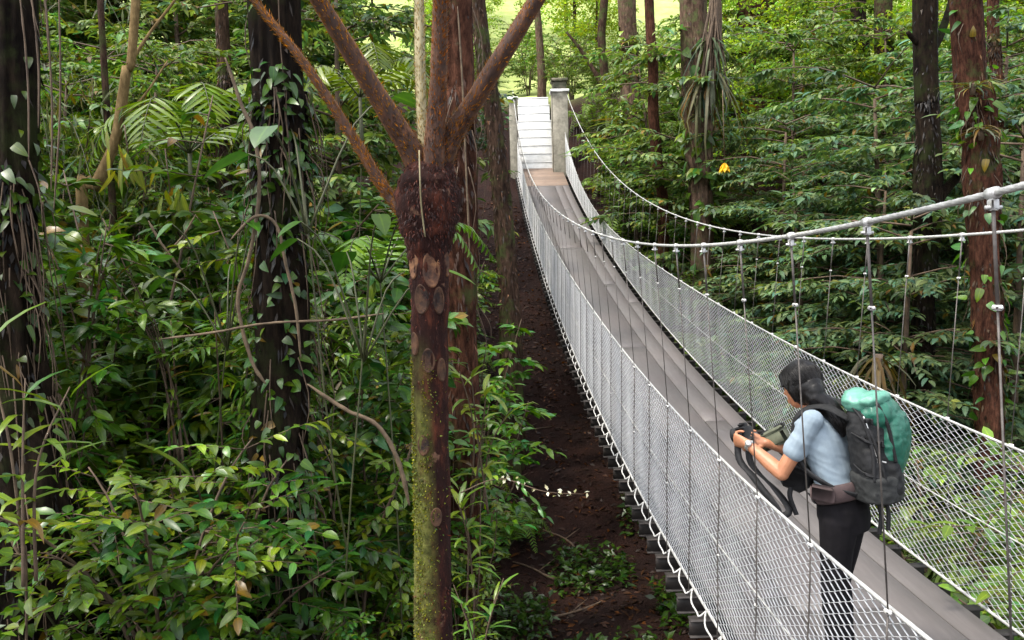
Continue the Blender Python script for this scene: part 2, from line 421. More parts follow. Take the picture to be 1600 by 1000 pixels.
# ------------------------------------------------------------------ far end: pillars and stairs
def pillar(name, x0, x1, y, z0, z1, label, cap=True):
    t = empty(name, ((x0 + x1) / 2, y + .3, z0), label, 'pillar')
    w = x1 - x0
    mb = MB(); mb.add(*box((0, 0, (z1 - z0) / 2 - .4), (w, .6, z1 - z0 + .8), bev=.02)); mb.build('shaft', M['concrete'], t, False)
    mb = MB(); mb.add(*box((0, 0, z1 - z0 + .04), (w + .09, .7, .08), bev=.015)); mb.build('saddle_slab', M['stair'], t, False)
    if not cap: return
    mb = MB(); mb.add(*box((0, 0, z1 - z0 + .215), (w * .86, .5, .27), bev=.02)); mb.add(*box((0, 0, z1 - z0 + .39), (w + .02, .66, .09), bev=.02)); mb.build('cap', M['capstone'], t, False)
pillar('bridge_pillar', 1.47, 2.0, 28.0, 2.55, 5.16, 'weathered concrete pillar with dark cap right of the pale stairs')
pillar('bridge_pillar', .06, .34, 28.0, 2.55, 4.95, 'narrow concrete pillar at the left edge of the pale stairs', False)
st = empty('stone_staircase', (.96, 28.5, 2.6), 'bright pale stone staircase climbing from the far end of the bridge', 'stairs')
mb = MB(); zz = 2.62; n = 9
for i in range(n):
    y0 = 28.5 + i * .30; z1 = 2.98 + (i + 0) * .315; hw = .60 - .006 * i + (.02 if i % 2 else 0)
    mb.add(*box((.0, (y0 - 28.5) + .512, z1 - .17 - 2.6), (2 * hw - .02, 1.0, .29), bev=.012))
mb.build('riser_block', M['stair'], st, False)
mb = MB()
for i in range(n):
    y0 = 28.5 + i * .30; z1 = 2.98 + i * .315; hw = .60 - .006 * i + (.02 if i % 2 else 0)
    mb.add(*box((0, y0 - 28.5 + .157, z1 - 2.6 - .005), (2 * hw - .01, .32, .035), bev=.008))
mb.build('tread', M['stair'], st, False)
mb = MB()
for q in (-1, 1):
    for i in range(5): mb.add(*box((q * .73 , .3 + i * .6, .45 + i * .63 - .9), (.14, .62, 1.8), bev=.02))
mb.build('side_wall', M['concrete'], st, False)
# ------------------------------------------------------------------ the walker
def solidify(mb, name, voxel, m, parent=None, smooth_it=3, disp=None):
    """union of overlapping closed shapes turned into one continuous smooth skin"""
    me = mb.mesh(name); o = bpy.data.objects.new(name, me); C.objects.link(o)
    r = o.modifiers.new('r', 'REMESH'); r.mode = 'VOXEL'; r.voxel_size = voxel
    if smooth_it:
        q = o.modifiers.new('s', 'SMOOTH'); q.factor = .5; q.iterations = smooth_it
    bpy.context.view_layer.update()
    dg = bpy.context.evaluated_depsgraph_get()
    nm = bpy.data.meshes.new_from_object(o.evaluated_get(dg)); nm.name = name
    o.modifiers.clear(); o.data = nm; bpy.data.meshes.remove(me)
    nm.polygons.foreach_set('use_smooth', np.ones(len(nm.polygons), bool))
    if disp:
        nrm = [v.normal.copy() for v in nm.vertices]
        for v, nn in zip(nm.vertices, nrm): v.co += nn * disp(v.co)
    nm.materials.clear(); nm.materials.append(m)
    if parent: o.parent = parent
    return o
def loft(rings, n=20):
    """rings: (centre, axis_u, axis_v) ; closed ends"""
    V = []; F = []
    rs = list(rings)
    def shrink(r, q, k): return (Vector(r[0]) + q, Vector(r[1]) * k, Vector(r[2]) * k)
    for c, a, b in rs:
        c, a, b = Vector(c), Vector(a), Vector(b)
        for k in range(n):
            w = 2 * math.pi * k / n; V.append(c + a * math.cos(w) + b * math.sin(w))
    m = len(rs)
    for i in range(m - 1):
        for k in range(n): F.append((i * n + k, i * n + (k + 1) % n, (i + 1) * n + (k + 1) % n, (i + 1) * n + k))
    F += [tuple(range(n - 1, -1, -1)), tuple((m - 1) * n + k for k in range(n))]
    return V, F
def limb(P, rad, n=14):
    """tapered tube with rounded ends through P"""
    P = [Vector(p) for p in P]; r = list(rad)
    a = (P[0] - P[1]).normalized(); b = (P[-1] - P[-2]).normalized()
    P2 = [P[0] + a * r[0] * k for k in (.97, .8, .45)] + P + [P[-1] + b * r[-1] * k for k in (.45, .8, .97)]
    r2 = [r[0] * k for k in (.25, .6, .9)] + r + [r[-1] * k for k in (.9, .6, .25)]
    return tube(P2, r2, n)
def ball(c, a, b, d, n=16, m=10):
    c, a, b, d = Vector(c), Vector(a), Vector(b), Vector(d); rs = []
    for i in range(m):
        t = math.pi * (i + .5) / m; rs.append((c + d * -math.cos(t), a * math.sin(t), b * math.sin(t)))
    return loft(rs, n)
sk = simple('skin', [(.3, (.36, .145, .070)), (.7, (.45, .20, .105))], 20, .5, 0, .1, .002)
mt_shirt = simple('pale_blue_cotton', [(.3, (.20, .255, .30)), (.7, (.27, .33, .375))], 14, .9, 0, .25, .004)
mt_pant = simple('black_cloth', [(.3, (.005, .0045, .005)), (.7, (.012, .0105, .012))], 12, .95, 0, .3, .004, None, .15)
mt_hair = simple('black_hair', [(.3, (.003, .0025, .0025)), (.7, (.007, .0055, .005))], 90, .42, 0, .6, .002, (1, 1, .15), .28)
mt_black = simple('black_nylon', [(.3, (.006, .006, .0065)), (.7, (.018, .0175, .0185))], 26, .65, 0, .4, .004, None, .3)
mt_char = simple('charcoal_nylon', [(.3, (.007, .007, .007)), (.7, (.022, .022, .023))], 16, .75, 0, .5, .006, None, .3)
mt_green = simple('teal_green_nylon', [(.3, (.008, .075, .048)), (.7, (.020, .14, .090))], 8, .45, 0, .5, .01)
mt_mint = simple('mint_green_nylon', [(.3, (.035, .17, .115)), (.7, (.15, .36, .27))], 8, .45, 0, .4, .008)
mt_belt = simple('dusky_brown_padding', [(.3, (.045, .028, .028)), (.7, (.085, .055, .052))], 14, .85, 0, .4, .005)
mt_dk = simple('dark_grey_nylon', [(.3, (.016, .0165, .016)), (.7, (.04, .041, .039))], 18, .75, 0, .5, .006, None, .3)
mt_olive = simple('olive_canvas', [(.3, (.06, .068, .042)), (.7, (.12, .13, .085))], 14, .85, 0, .4, .004)
mt_metal = simple('watch_metal', [(.3, (.6, .58, .55)), (.7, (.8, .78, .75))], 20, .3, .8)
PBASE = Vector((1.585, 4.04, DK(4.04) + .002)); PS = .95
FW = Vector((-.78, .625, 0)).normalized(); LF = Vector((-FW.y, FW.x, 0)); UPZ = Vector((0, 0, 1))
def L(f, l, z): f = f + .055 * max(0, min(1.1, (z - .85) / .6)); return FW * f + LF * l + UPZ * z
def L2(f, l, z): return L(-.105 + (f + .08) * .58, l * .72, .945 + (z - .90) * .885)
person = empty('person', PBASE, 'dark-haired walker in a pale blue t-shirt leaning over the bridge side with a camera', 'person')
body = MB(); shirt = MB(); pants = MB()
TR = [(-.01, .78, .10, .150), (0, .84, .113, .166), (.0, .90, .112, .163), (.012, .97, .098, .140), (.03, 1.04, .090, .127), (.05, 1.12, .097, .135),
      (.07, 1.20, .108, .150), (.083, 1.27, .106, .158), (.097, 1.32, .090, .155), (.108, 1.355, .066, .105), (.115, 1.38, .052, .060)]
def torso(mb, z0, z1, g):
    rows = [t for t in TR if z0 <= t[1] <= z1]
    mb.add(*loft([(L(f, 0, z), FW * (a + g), LF * (b + g)) for f, z, a, b in rows], 24))
torso(body, 0, 2, 0)
neck = [L(.112, 0, 1.36), L(.135, -.005, 1.44)]
body.add(*limb(neck, [.052, .048]))
# head: turned a little away, tipped forward
hc = L(.168, -.005, 1.495)
ya = R(-22); pi_ = R(16)
hf0 = FW * math.cos(ya) + LF * math.sin(ya); hl = LF * math.cos(ya) - FW * math.sin(ya)
hf = hf0 * math.cos(pi_) - UPZ * math.sin(pi_); hu = UPZ * math.cos(pi_) + hf0 * math.sin(pi_)
H = lambda f, l, z: hc + hf * f + hl * l + hu * z
body.add(*ball(H(-.008, 0, .02), hf * .094, hl * .074, hu * .092))
body.add(*loft([(H(.022, 0, -.115), hf * .030, hl * .026), (H(.018, 0, -.098), hf * .054, hl * .044), (H(.014, 0, -.06), hf * .071, hl * .058), (H(.008, 0, -.01), hf * .083, hl * .068), (H(.0, 0, .04), hf * .088, hl * .071)], 20))
body.add(*limb([H(.086, 0, .012), H(.106, 0, -.028)], [.009, .013]))                    # nose
body.add(*limb([H(.088, -.014, -.066), H(.094, 0, -.066), H(.088, .014, -.066)], [.007, .009, .007], 8))   # lips
body.add(*limb([H(.084, -.014, -.080), H(.090, 0, -.080), H(.084, .014, -.080)], [.007, .009, .007], 8))
for q in (-1, 1):
    body.add(*limb([H(.082, .015 * q, .034), H(.070, .046 * q, .030)], [.009, .008], 8))       # brow
    body.add(*ball(H(-.006, .073 * q, -.012), hf * .017, hl * .008, hu * .030, 10, 8))       # ear
ARM = {1: [L(.083, .150, 1.315), L(.225, .205, 1.07), L(.415, .150, 1.185)], -1: [L(.083, -.150, 1.315), L(.215, -.235, 1.06), L(.41, -.075, 1.15)]}
for q in (1, -1):
    a, e, w = ARM[q]
    body.add(*limb([a, a.lerp(e, .35), a.lerp(e, .7), e], [.052, .044, .040, .037]))
    body.add(*limb([e, e.lerp(w, .3), e.lerp(w, .7), w], [.038, .039, .031, .025]))
    shirt.add(*limb([a + UPZ * .004 - (e - a) * .10, a.lerp(e, .2), a.lerp(e, .42), a.lerp(e, .50)], [.058, .058, .060, .061]))
def hand(mb, wrist, d, n, sg):
    """palm, four bent fingers of unequal length and a thumb from the side of the palm"""
    d = d.normalized(); n = (n - d * n.dot(d)).normalized(); s = d.cross(n) * sg
    mb.add(*loft([(wrist - d * .02, s * .025, n * .021), (wrist + d * .012, s * .028, n * .020), (wrist + d * .045, s * .037, n * .017), (wrist + d * .080, s * .041, n * .014), (wrist + d * .092, s * .036, n * .010)], 16))
    tips = []
    for i, (k, dl) in enumerate(((.93, -.004), (1.0, .002), (.95, 0), (.78, -.008))):
        p = wrist + d * (.086 + dl) + s * ((1.5 - i) * .0205); P = [p]
        for ln, ang in ((.042, 42), (.028, 100), (.021, 146)):
            a = R(ang + 5 * i); p = p + (d * math.cos(a) + n * math.sin(a)) * ln * k; P.append(p)
        mb.add(*limb(P, [.0095, .0088, .0080, .0068], 8))
    p = wrist + d * .022 + s * .030; P = [p]
    for ln, (u, v, w) in ((.036, (.55, .62, .45)), (.032, (.80, .05, .60)), (.024, (.72, -.35, .60))):
        p = p + (d * u + s * v + n * w).normalized() * ln; P.append(p)
    mb.add(*limb(P, [.0135, .0115, .0102, .0085], 8))
hd = {1: (L(.95, -.25, .12), L(-.12, -.9, .25)), -1: (L(.9, .35, .22), L(.1, .75, .55))}
for q in (1, -1): hand(body, ARM[q][2], hd[q][0], hd[q][1], 1 if q > 0 else -1)
for q in (1, -1):
    hp = L(.0, .083 * q, .84); kn = L(.055 if q < 0 else .02, .092 * q, .46); an = L(-.02 if q > 0 else .03, .10 * q, .085)
    body.add(*limb([hp, hp.lerp(kn, .5), kn, kn.lerp(an, .3), kn.lerp(an, .7), an], [.086, .068, .050, .052, .040, .034]))
    pants.add(*limb([hp, hp.lerp(kn, .5), kn, kn.lerp(an, .3), kn.lerp(an, .9)], [.098, .080, .063, .065, .058]))
    body.add(*limb([an - UPZ * .03 - FW * .03, an - UPZ * .04 + FW * .06, an - UPZ * .058 + FW * .14], [.032, .034, .022]))
    sh = MB(); sh.add(*limb([an - UPZ * .042 - FW * .045, an - UPZ * .040 + FW * .05, an - UPZ * .050 + FW * .15], [.040, .042, .031])); sh.add(*limb([an + UPZ * .03, an - UPZ * .03], [.044, .044]))
    sh.add(*box(an - UPZ * .078 + FW * .05, (.27, .085, .014), (FW, LF, UPZ), .005))
    solidify(sh, 'shoe', .006, mt_black, person)
torso(shirt, .93, 1.365, .013); torso(pants, 0, .985, .010)
solidify(body, 'body', .0038, sk, person, 3)
wr = lambda p: .004 * noise.noise(p * 13) + .0055 * (.5 - abs(noise.noise(Vector((p.x * 9 + p.z * 16, p.y * 9 - p.z * 10, p.z * 12 + p.x * 8))))) - .002
solidify(shirt, 't_shirt', .006, mt_shirt, person, 4, wr)
solidify(pants, 'trousers', .007, mt_pant, person, 4, lambda p: .004 * noise.noise(p * 11))
for q in (-1, 1):
    e = MB(); e.add(*ball(H(.078, .031 * q, .012), hf * .012, hl * .012, hu * .012, 12, 8)); e.build('eye', mt_metal, person)
# hair: cap, full back, low ponytail over the shoulder blade
hr = MB(); TIE = H(-.10, .02, -.085)
hr.add(*ball(H(-.022, 0, .036), hf * .104, hl * .090, hu * .097, 24, 14))
hr.add(*ball(H(-.038, .0, -.018), hf * .090, hl * .088, hu * .098, 20, 12)); hr.add(*ball(H(-.075, .008, -.02), hf * .062, hl * .066, hu * .074, 20, 12))
hr.add(*limb([H(-.02, .070, .03), H(-.01, .078, -.03), H(-.02, .070, -.075)], [.026, .022, .014]))
hr.add(*limb([H(-.02, -.070, .03), H(-.01, -.078, -.03), H(-.02, -.070, -.075)], [.026, .022, .014]))
hr.add(*limb([H(.045, .02, .088), H(.078, .04, .062), H(.060, .062, .01)], [.022, .016, .010]))
TAIL = [H(-.06, .01, -.03), H(-.10, .02, -.085), L(.020, .035, 1.405), L(-.035, .05, 1.345), L(-.05, .055, 1.27)]
hr.add(*limb(TAIL, [.066, .050, .054, .046, .016]))
hr.add(*ball(H(-.104, .014, -.045), hf * .045, hl * .052, hu * .055, 14, 10))
def strands(p):
    q = p - hc; a = math.atan2(q.dot(hl), q.dot(hf)); return -.004 * max(0, 1 - ((p - TIE).length / .03) ** 2) + .0016 * noise.noise(Vector((a * 26, q.z * 6, 0))) + .0008 * noise.noise(Vector((p.x * 150, p.y * 150, p.z * 14)))
solidify(hr, 'hair', .0045, mt_hair, person, 14, strands)
fl = MB()
for i in range(60):                                         # loose strands
    a = R(random.uniform(60, 300)); z0 = random.uniform(-.03, .11); rr = .098 * math.sqrt(max(.05, 1 - ((z0 - .03) / .1) ** 2))
    p = H(-.02 + rr * math.cos(a), .9 * rr * math.sin(a), z0); q = p + (p - hc).normalized() * random.uniform(.004, .016) - UPZ * random.uniform(.02, .07)
    fl.add(*tube(spline([p - (p - hc) * .05, p.lerp(q, .5) + (p - hc) * .09, q], 5), .0007, 4))
d1 = (TIE - H(-.022, 0, .02)); c0 = H(-.025, 0, .03); e1 = Vector((d1.dot(hf) / .104, d1.dot(hl) / .09, d1.dot(hu) / .097)).normalized()
for i in range(420):                                        # combed back from the hairline to the tie
    a = R(random.uniform(-115, 115)); b = R(random.uniform(-10, 88)); e0 = Vector((math.cos(a) * math.cos(b), math.sin(a) * math.cos(b), math.sin(b))); P = []
    for k in range(9):
        e = e0.lerp(e1, k / 8 * .97)
        if e.length < .15: break
        e = e.normalized() * (1.012 + random.uniform(-.006, .012)); P.append(c0 + hf * (e.x * .106) + hl * (e.y * .092) + hu * (e.z * .099))
    if len(P) == 9: fl.add(*tube(P, .0011, 4, False))
tp = spline(TAIL[1:], 12)
for i in range(220):
    a = random.uniform(0, 6.28); r0 = random.uniform(.85, 1.06); fl.add(*tube([p + (LF * math.cos(a) + FW * math.sin(a)) * (r0 * (.046 if k < 9 else .046 - .012 * (k - 8)) + random.uniform(0, .003)) for k, p in enumerate(tp)], .0012, 4, False))
fl.build('loose_strand', mt_hair, person)['kind'] = 'stuff'
# wrist watch
d = (ARM[1][2] - ARM[1][1]).normalized(); wp = ARM[1][2] - d * .012
wm = MB(); wm.add(*tube([wp - d * .010, wp + d * .010], .031, 20, ry=.92)); 
wo = (LF * .75 + UPZ * .55 - d * (LF * .75 + UPZ * .55).dot(d)).normalized()
wm.add(*tube([wp + wo * .026, wp + wo * .037], .0175, 18)); wm.build('wrist_watch', mt_metal, person)
# ---- camera in her hands (a thing of its own)
ct = empty('camera', PBASE + L(.515, .02, 1.25), 'black camera held out in both hands of the walker', 'camera')
def cm(mb, name, m, t=ct, sm=False):
    o = mb.build(name, m, None, sm); off = t.location - PBASE
    for v in o.data.vertices: v.co -= off
    o.parent = t; return o
cc = L(.485, .03, 1.21); cu = (LF * .9 + UPZ * .1).normalized(); cf = L(.95, 0, -.25).normalized(); cz = cu.cross(cf) * -1
if cz.z < 0: cz = -cz
mb = MB(); mb.add(*box(cc, (.125, .052, .082), (cu, cf, cz), .008)); mb.add(*box(cc + cz * .048, (.05, .04, .026), (cu, cf, cz), .008)); mb.add(*box(cc - cu * .05 + cf * .028, (.03, .03, .075), (cu, cf, cz), .01)); mb.add(*tube([cc + cz * .046 + cu * .045, cc + cz * .056 + cu * .045], .010, 12)); cm(mb, 'camera_body', mt_black)
mb = MB(); mb.add(*tube([cc + cf * .02, cc + cf * .045, cc + cf * .047, cc + cf * .068], [.036, .036, .039, .039], 24)); cm(mb, 'lens', mt_char)
def ribbon(P, w, th=.003, n=24):
    P = spline(P, n); V = []; F = []
    for i, p in enumerate(P):
        t = (P[min(i + 1, n - 1)] - P[max(i - 1, 0)]).normalized(); a = t.cross(FW * .6 + LF * .2 + UPZ * .3); a = (LF * .55 + FW * .45) if a.length < .1 else a.normalized()
        a = (FW * .8 + UPZ * .55 - t * (FW * .8 + UPZ * .55).dot(t)); a = a.normalized(); b = t.cross(a)
        for k, q in ((1, 1), (1, -1), (-1, -1), (-1, 1)): V.append(p + a * (w / 2 * k) + b * (th / 2 * q))
    for i in range(n - 1):
        for k in range(4): F.append((i * 4 + k, i * 4 + (k + 1) % 4, i * 4 + 4 + (k + 1) % 4, i * 4 + 4 + k))
    F += [(3, 2, 1, 0), tuple((n - 1) * 4 + k for k in range(4))]
    return V, F
mb = MB(); mb.add(*ribbon([cc + cu * .068 + cz * .02, L(.485, .13, 1.10), L(.41, .15, 1.02), L(.325, .165, .925), L(.255, .16, .845), L(.235, .13, .87), L(.31, .10, .95), L(.45, .06, 1.06), cc - cu * .05 - cz * .03], .036, .004, 40)); cm(mb, 'neck_strap', mt_black)
# olive camera case hanging from her right wrist
co = empty('camera_case', PBASE + L(.36, -.09, 1.20), 'olive canvas camera case beside the right forearm of the walker', 'camera case')
k0 = L(.385, -.125, 1.165); ku = L(.75, .1, -.45).normalized(); kz = (UPZ - ku * UPZ.dot(ku)).normalized(); kv = ku.cross(kz)
mb = MB(); mb.add(*box(k0, (.155, .10, .085), (ku, kv, kz), .016)); mb.add(*box(k0 + kz * .045, (.16, .105, .02), (ku, kv, kz), .008)); cm(mb, 'case_body', mt_olive, co)
mb = MB(); mb.add(*box(k0 - ku * .06 + kz * .05 , (.05, .03, .025), (ku, kv, kz), .005)); mb.add(*box(k0 + ku * .03 + kz * .057, (.014, .112, .006), (ku, kv, kz), .002)); cm(mb, 'buckle', mt_black, co)
# black shoulder bag against the stomach
sb = empty('shoulder_bag', PBASE + L(.2, .03, 1.02), 'small black bag hanging at the stomach under the bent left arm', 'bag')
b0 = L(.20, .045, 1.03); bu = L(.95, 0, .25).normalized(); bz = L(-.25, 0, .95).normalized()
mb = MB(); mb.add(*box(b0, (.13, .16, .135), (bu, LF, bz), .02)); mb.add(*box(b0 + bz * .05 + bu * .01, (.137, .167, .05), (bu, LF, bz), .015)); cm(mb, 'bag_body', mt_black, sb)
mb = MB(); mb.add(*ribbon([b0 + bz * .06 + LF * .07, L(.175, .115, 1.2), L(.13, .11, 1.33), L(.085, .085, 1.386)], .018)); mb.add(*ribbon([b0 - bz * .05 + LF * .075, L(.225, .125, .93), L(.20, .12, .84)], .026)); mb.add(*ribbon([b0 - bz * .05, L(.13, .12, .965), L(.075, .165, .93)], .024)); cm(mb, 'bag_strap', mt_black, sb)
# ---- backpack
bp = empty('backpack', PBASE + L(-.2, 0, .95), 'green and charcoal hiking backpack with dangling straps on the back of the walker', 'backpack')
def bsol(mb, name, vox, m, disp=None, it=4):
    o = solidify(mb, name, vox, m, None, it, disp); off = bp.location - PBASE
    for v in o.data.vertices: v.co -= off
    o.parent = bp; return o
tilt = lambda z: .045 * (z - 1.0) / .4
cl = lambda p: .005 * noise.noise(p * 9) + .008 * (.35 - abs(noise.noise(p * 17 + Vector((0, 0, p.z * 14))))) + .004 * noise.noise(p * 34)
mb = MB(); mb.add(*loft([(L2(-.215 + tilt(z), 0, z), FW * a * .85, LF * b * .9) for z, a, b in ((.90, .07, .10), (.93, .105, .135), (1.02, .125, .155), (1.15, .13, .16), (1.30, .125, .155), (1.40, .105, .14), (1.44, .07, .10))], 24))
mb.add(*limb([L2(-.24, .15, .98), L2(-.22, .15, 1.18)], [.055, .05])); mb.add(*limb([L2(-.24, -.15, .98), L2(-.22, -.15, 1.18)], [.055, .05])); mb.add(*limb([L2(-.33, .05, 1.0), L2(-.31, .05, 1.2)], [.06, .055])); bsol(mb, 'pack_body', .008, mt_char, cl)
mb = MB(); mb.add(*ball(L2(-.335, -.05, 1.20), L(.075, 0, .02), LF * .13, L(-.03, 0, .20))); mb.add(*ball(L2(-.25, -.02, 1.40), L(.10, 0, .03), LF * .14, L(-.03, 0, .085))); bsol(mb, 'green_panel', .008, mt_green, cl)
mb = MB(); mb.add(*ball(L2(-.125, .01, 1.455), L(.085, 0, .03), LF * .115, L(-.02, 0, .060))); mb.add(*ball(L2(-.225, .015, 1.475), L(.085, 0, -.015), LF * .112, UPZ * .042)); bsol(mb, 'top_lid', .007, mt_mint, cl)
def L3(f, l, z): return L2(f - (.014 if f < -.24 else 0), l * 1.11, z)
def bstrap(P, w, name='strap', m=mt_black, th=.006):
    mb = MB(); mb.add(*ribbon(P, w, th, 30)); return cm(mb, name, m, bp)
for q in (1, -1):
    P = [L(-.10, .085 * q, 1.36), L(.0, .095 * q, 1.408), L(.08, .10 * q, 1.405), L(.165, .105 * q, 1.34), L(.182, .12 * q, 1.22), L(.12, .165 * q, 1.10), L(-.02, .165 * q, 1.02), L(-.12, .12 * q, .99)]
    mb = MB(); mb.add(*tube(spline(P, 30), [.022] * 30, 10, ry=.42)); cm(mb, 'shoulder_strap', mt_char, bp, True)
mb = MB(); mb.add(*loft([(L(.005 + .128 * math.cos(a), .178 * math.sin(a), .985 - .03 * math.cos(a)), UPZ * (.048 if abs(math.sin(a)) > .5 or math.cos(a) < 0 else .026), (FW * math.cos(a) + LF * math.sin(a)) * .016) for a in [2 * math.pi * k / 30 for k in range(30)] + [2 * math.pi * .999]], 10)); cm(mb, 'hip_belt', mt_belt, bp, True)
mb = MB(); mb.add(*box(L(.03, .197, .995), (.13, .035, .085), (L(.97, -.2, 0).normalized(), LF, UPZ), .014)); cm(mb, 'belt_pocket', mt_belt, bp)
for P in ([L3(-.235, .10, .935), L3(-.243, .105, .85), L3(-.238, .11, .74)], [L3(-.285, .09, .94), L3(-.30, .095, .86), L3(-.29, .10, .77)]): bstrap(P, .02, 'dangling_strap')
for P in ([L3(-.10, .165, 1.30), L3(-.22, .185, 1.27), L3(-.33, .13, 1.24)], [L3(-.10, .17, 1.13), L3(-.22, .215, 1.09), L3(-.36, .12, 1.06)], [L3(-.12, .14, 1.44), L3(-.20, .165, 1.38), L3(-.25, .18, 1.22), L3(-.25, .205, 1.05)], [L3(-.28, .12, 1.49), L3(-.36, .11, 1.36), L3(-.395, .09, 1.15)], [L3(-.16, .15, 1.42), L3(-.26, .17, 1.28), L3(-.33, .16, 1.05)]): bstrap(P, .016, 'compression_strap')
for P in ([L3(-.21, .160, 1.40), L3(-.27, .165, 1.20), L3(-.26, .160, 1.00)], [L3(-.13, .150, 1.15), L3(-.22, .172, 1.17), L3(-.33, .125, 1.15)]): bstrap(P, .007, 'zip', mt_metal, .010)
for f_, l_, z_ in ((-.20, .172, 1.28), (-.22, .182, 1.09), (-.24, .172, 1.38), (-.30, .150, 1.26), (-.16, .165, 1.045)):
    mb = MB(); mb.add(*box(L3(f_, l_ * .98, z_), (.030, .014, .022), bev=.004)); mb.add(*box(L3(f_ - .02, l_ * .97, z_ - .004), (.014, .012, .030), bev=.003)); cm(mb, 'buckle', mt_black, bp)
mb = MB(); mb.add(*loft([(L2(-.215, .02, z), FW * a, LF * b) for z, a, b in ((.915, .085, .115), (.93, .112, .146), (1.06, .122, .156), (1.075, .110, .146))], 24)); bsol(mb, 'side_pocket', .007, mt_dk, cl)
for t in (person, ct, co, sb, bp):
    t.scale = (PS, PS, PS); t.location = PBASE + (t.location - PBASE) * PS
# ------------------------------------------------------------------ leaves and plants
TPL = {'oval': ([.16, .42, .72], [.72, 1.0, .66]), 'lance': ([.15, .38, .62, .83], [.72, 1.0, .85, .48]), 'heart': ([.04, .22, .5, .78], [.85, 1.0, .84, .40]), 'strap': ([.1, .35, .6, .82], [.9, 1, .9, .55]), 'simple': ([.45], [1.0])}
def unit(v): return v / np.maximum(np.linalg.norm(v, axis=-1, keepdims=True), 1e-9)
def leaves(mb, P, D, Nn, Ln, Wd, tpl='oval', droop=.15, fold=.22, col=None):
    P = np.atleast_2d(np.asarray(P, float)); n = len(P)
    if n == 0: return
    D = unit(np.atleast_2d(np.asarray(D, float))); Nn = np.asarray(Nn, float) + 0 * D
    Nn = unit(Nn - D * (Nn * D).sum(-1, keepdims=True) + 1e-6); S = np.cross(D, Nn)
    Ln = np.broadcast_to(Ln, (n,))[:, None]; Wd = np.broadcast_to(Wd, (n,))[:, None]; dr = np.broadcast_to(droop, (n,))[:, None]
    ts, ws = TPL[tpl]; V = [P]; al = [np.zeros(n)]
    for t, w in zip(ts, ws):
        c = P + D * Ln * t - Nn * (dr * Ln * t * t)
        for q in (-1, 0, 1):
            V.append(c + S * (Wd * .5 * w * q) + Nn * (fold * Wd * .5 * w * abs(q))); al.append(np.full(n, float(abs(q))))
    V.append(P + D * Ln * (1 - .25 * dr) - Nn * dr * Ln); al.append(np.full(n, .5))
    k = len(V); V = np.stack(V, 1).reshape(-1, 3); al = np.stack(al, 1).reshape(-1)
    b = np.arange(n)[:, None] * k; m = len(ts); tr = [[0, 2, 1], [0, 3, 2]]; qd = []
    for i in range(m - 1):
        a = 1 + 3 * i; qd += [[a, a + 1, a + 4, a + 3], [a + 1, a + 2, a + 5, a + 4]]
    a = 1 + 3 * (m - 1); tr += [[a, a + 1, k - 1], [a + 1, a + 2, k - 1]]
    Q = [(b + np.array(f)[None]) for f in tr + qd]
    K = np.ones((n, k, 4)); K[:, :, :3] = np.asarray(col)[:, None, :] if np.ndim(col) == 2 else np.asarray(col)[None, None, :]
    K = K.reshape(-1, 4); K[:, 3] = al
    mb.addarr(V, Q, K)
def vary(n, base, dv=.25, warm=.2, old=.03):
    """leaf albedo: each leaf its own age and tint"""
    base = np.asarray(base, float); k = np.exp(rng.normal(0, dv, (n, 1))); w = rng.normal(0, warm, (n, 1))
    c = base[None] * k * np.concatenate([1 + w, 1 + .25 * w, 1 - .6 * w], 1)
    o = rng.random(n) < old
    c[o] = np.array([.16, .10, .03]) * rng.uniform(.5, 1.2, (o.sum(), 1))
    return np.clip(c, .004, .8)
def jit(n, s): return rng.normal(0, s, (n, 3))
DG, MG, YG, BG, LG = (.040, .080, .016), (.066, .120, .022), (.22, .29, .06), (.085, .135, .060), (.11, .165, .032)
class Plant:
    def __init__(s): s.l = MB(); s.w = MB()
def put(proto, name, loc, label, cat, group=None, rz=0, sc=1.0, leafm='leaf', woodm='twig', fol='foliage', wood='stem'):
    t = empty(name, loc, label, cat, group)
    if proto.l.n: proto.l.build(fol, M[leafm] if isinstance(leafm, str) else leafm, t, True, True)
    if proto.w.n: proto.w.build(wood, M[woodm] if isinstance(woodm, str) else woodm, t)
    t.rotation_euler = (0, 0, rz); t.scale = (sc, sc, sc); return t
def twig_leaves(p, base, d, length, n, Lf, Wf, col, tpl='oval', droop=.25, flat=.35, both=True, up=(0, 0, 1), sag=.15):
    """alternate leaves along a twig; leaf blades roughly face the sky"""
    u = np.linspace(.18, 1.0, n); d = np.asarray(d, float); d = d / np.linalg.norm(d); b = np.asarray(base, float)
    pts = b[None] + d[None] * (u * length)[:, None] - np.array([0, 0, 1.0])[None] * (sag * length * u * u)[:, None]
    side = np.cross(d, [0, 0, 1.0]); side /= max(np.linalg.norm(side), 1e-6)
    sg = np.where(np.arange(n) % 2 == 0, 1., -1.)
    D = d[None] * .75 + side[None] * (sg * 1.0)[:, None] + jit(n, .25) + np.array([0, 0, -.18])[None]
    D[-1] = d + jit(1, .1)[0]
    Nn = np.asarray(up)[None] + jit(n, flat)
    leaves(p.l, pts, D, Nn, Lf * rng.uniform(.65, 1.15, n), Wf * rng.uniform(.75, 1.15, n), tpl, droop * rng.uniform(.3, 1.6, n), .25, vary(n, col))
    return pts
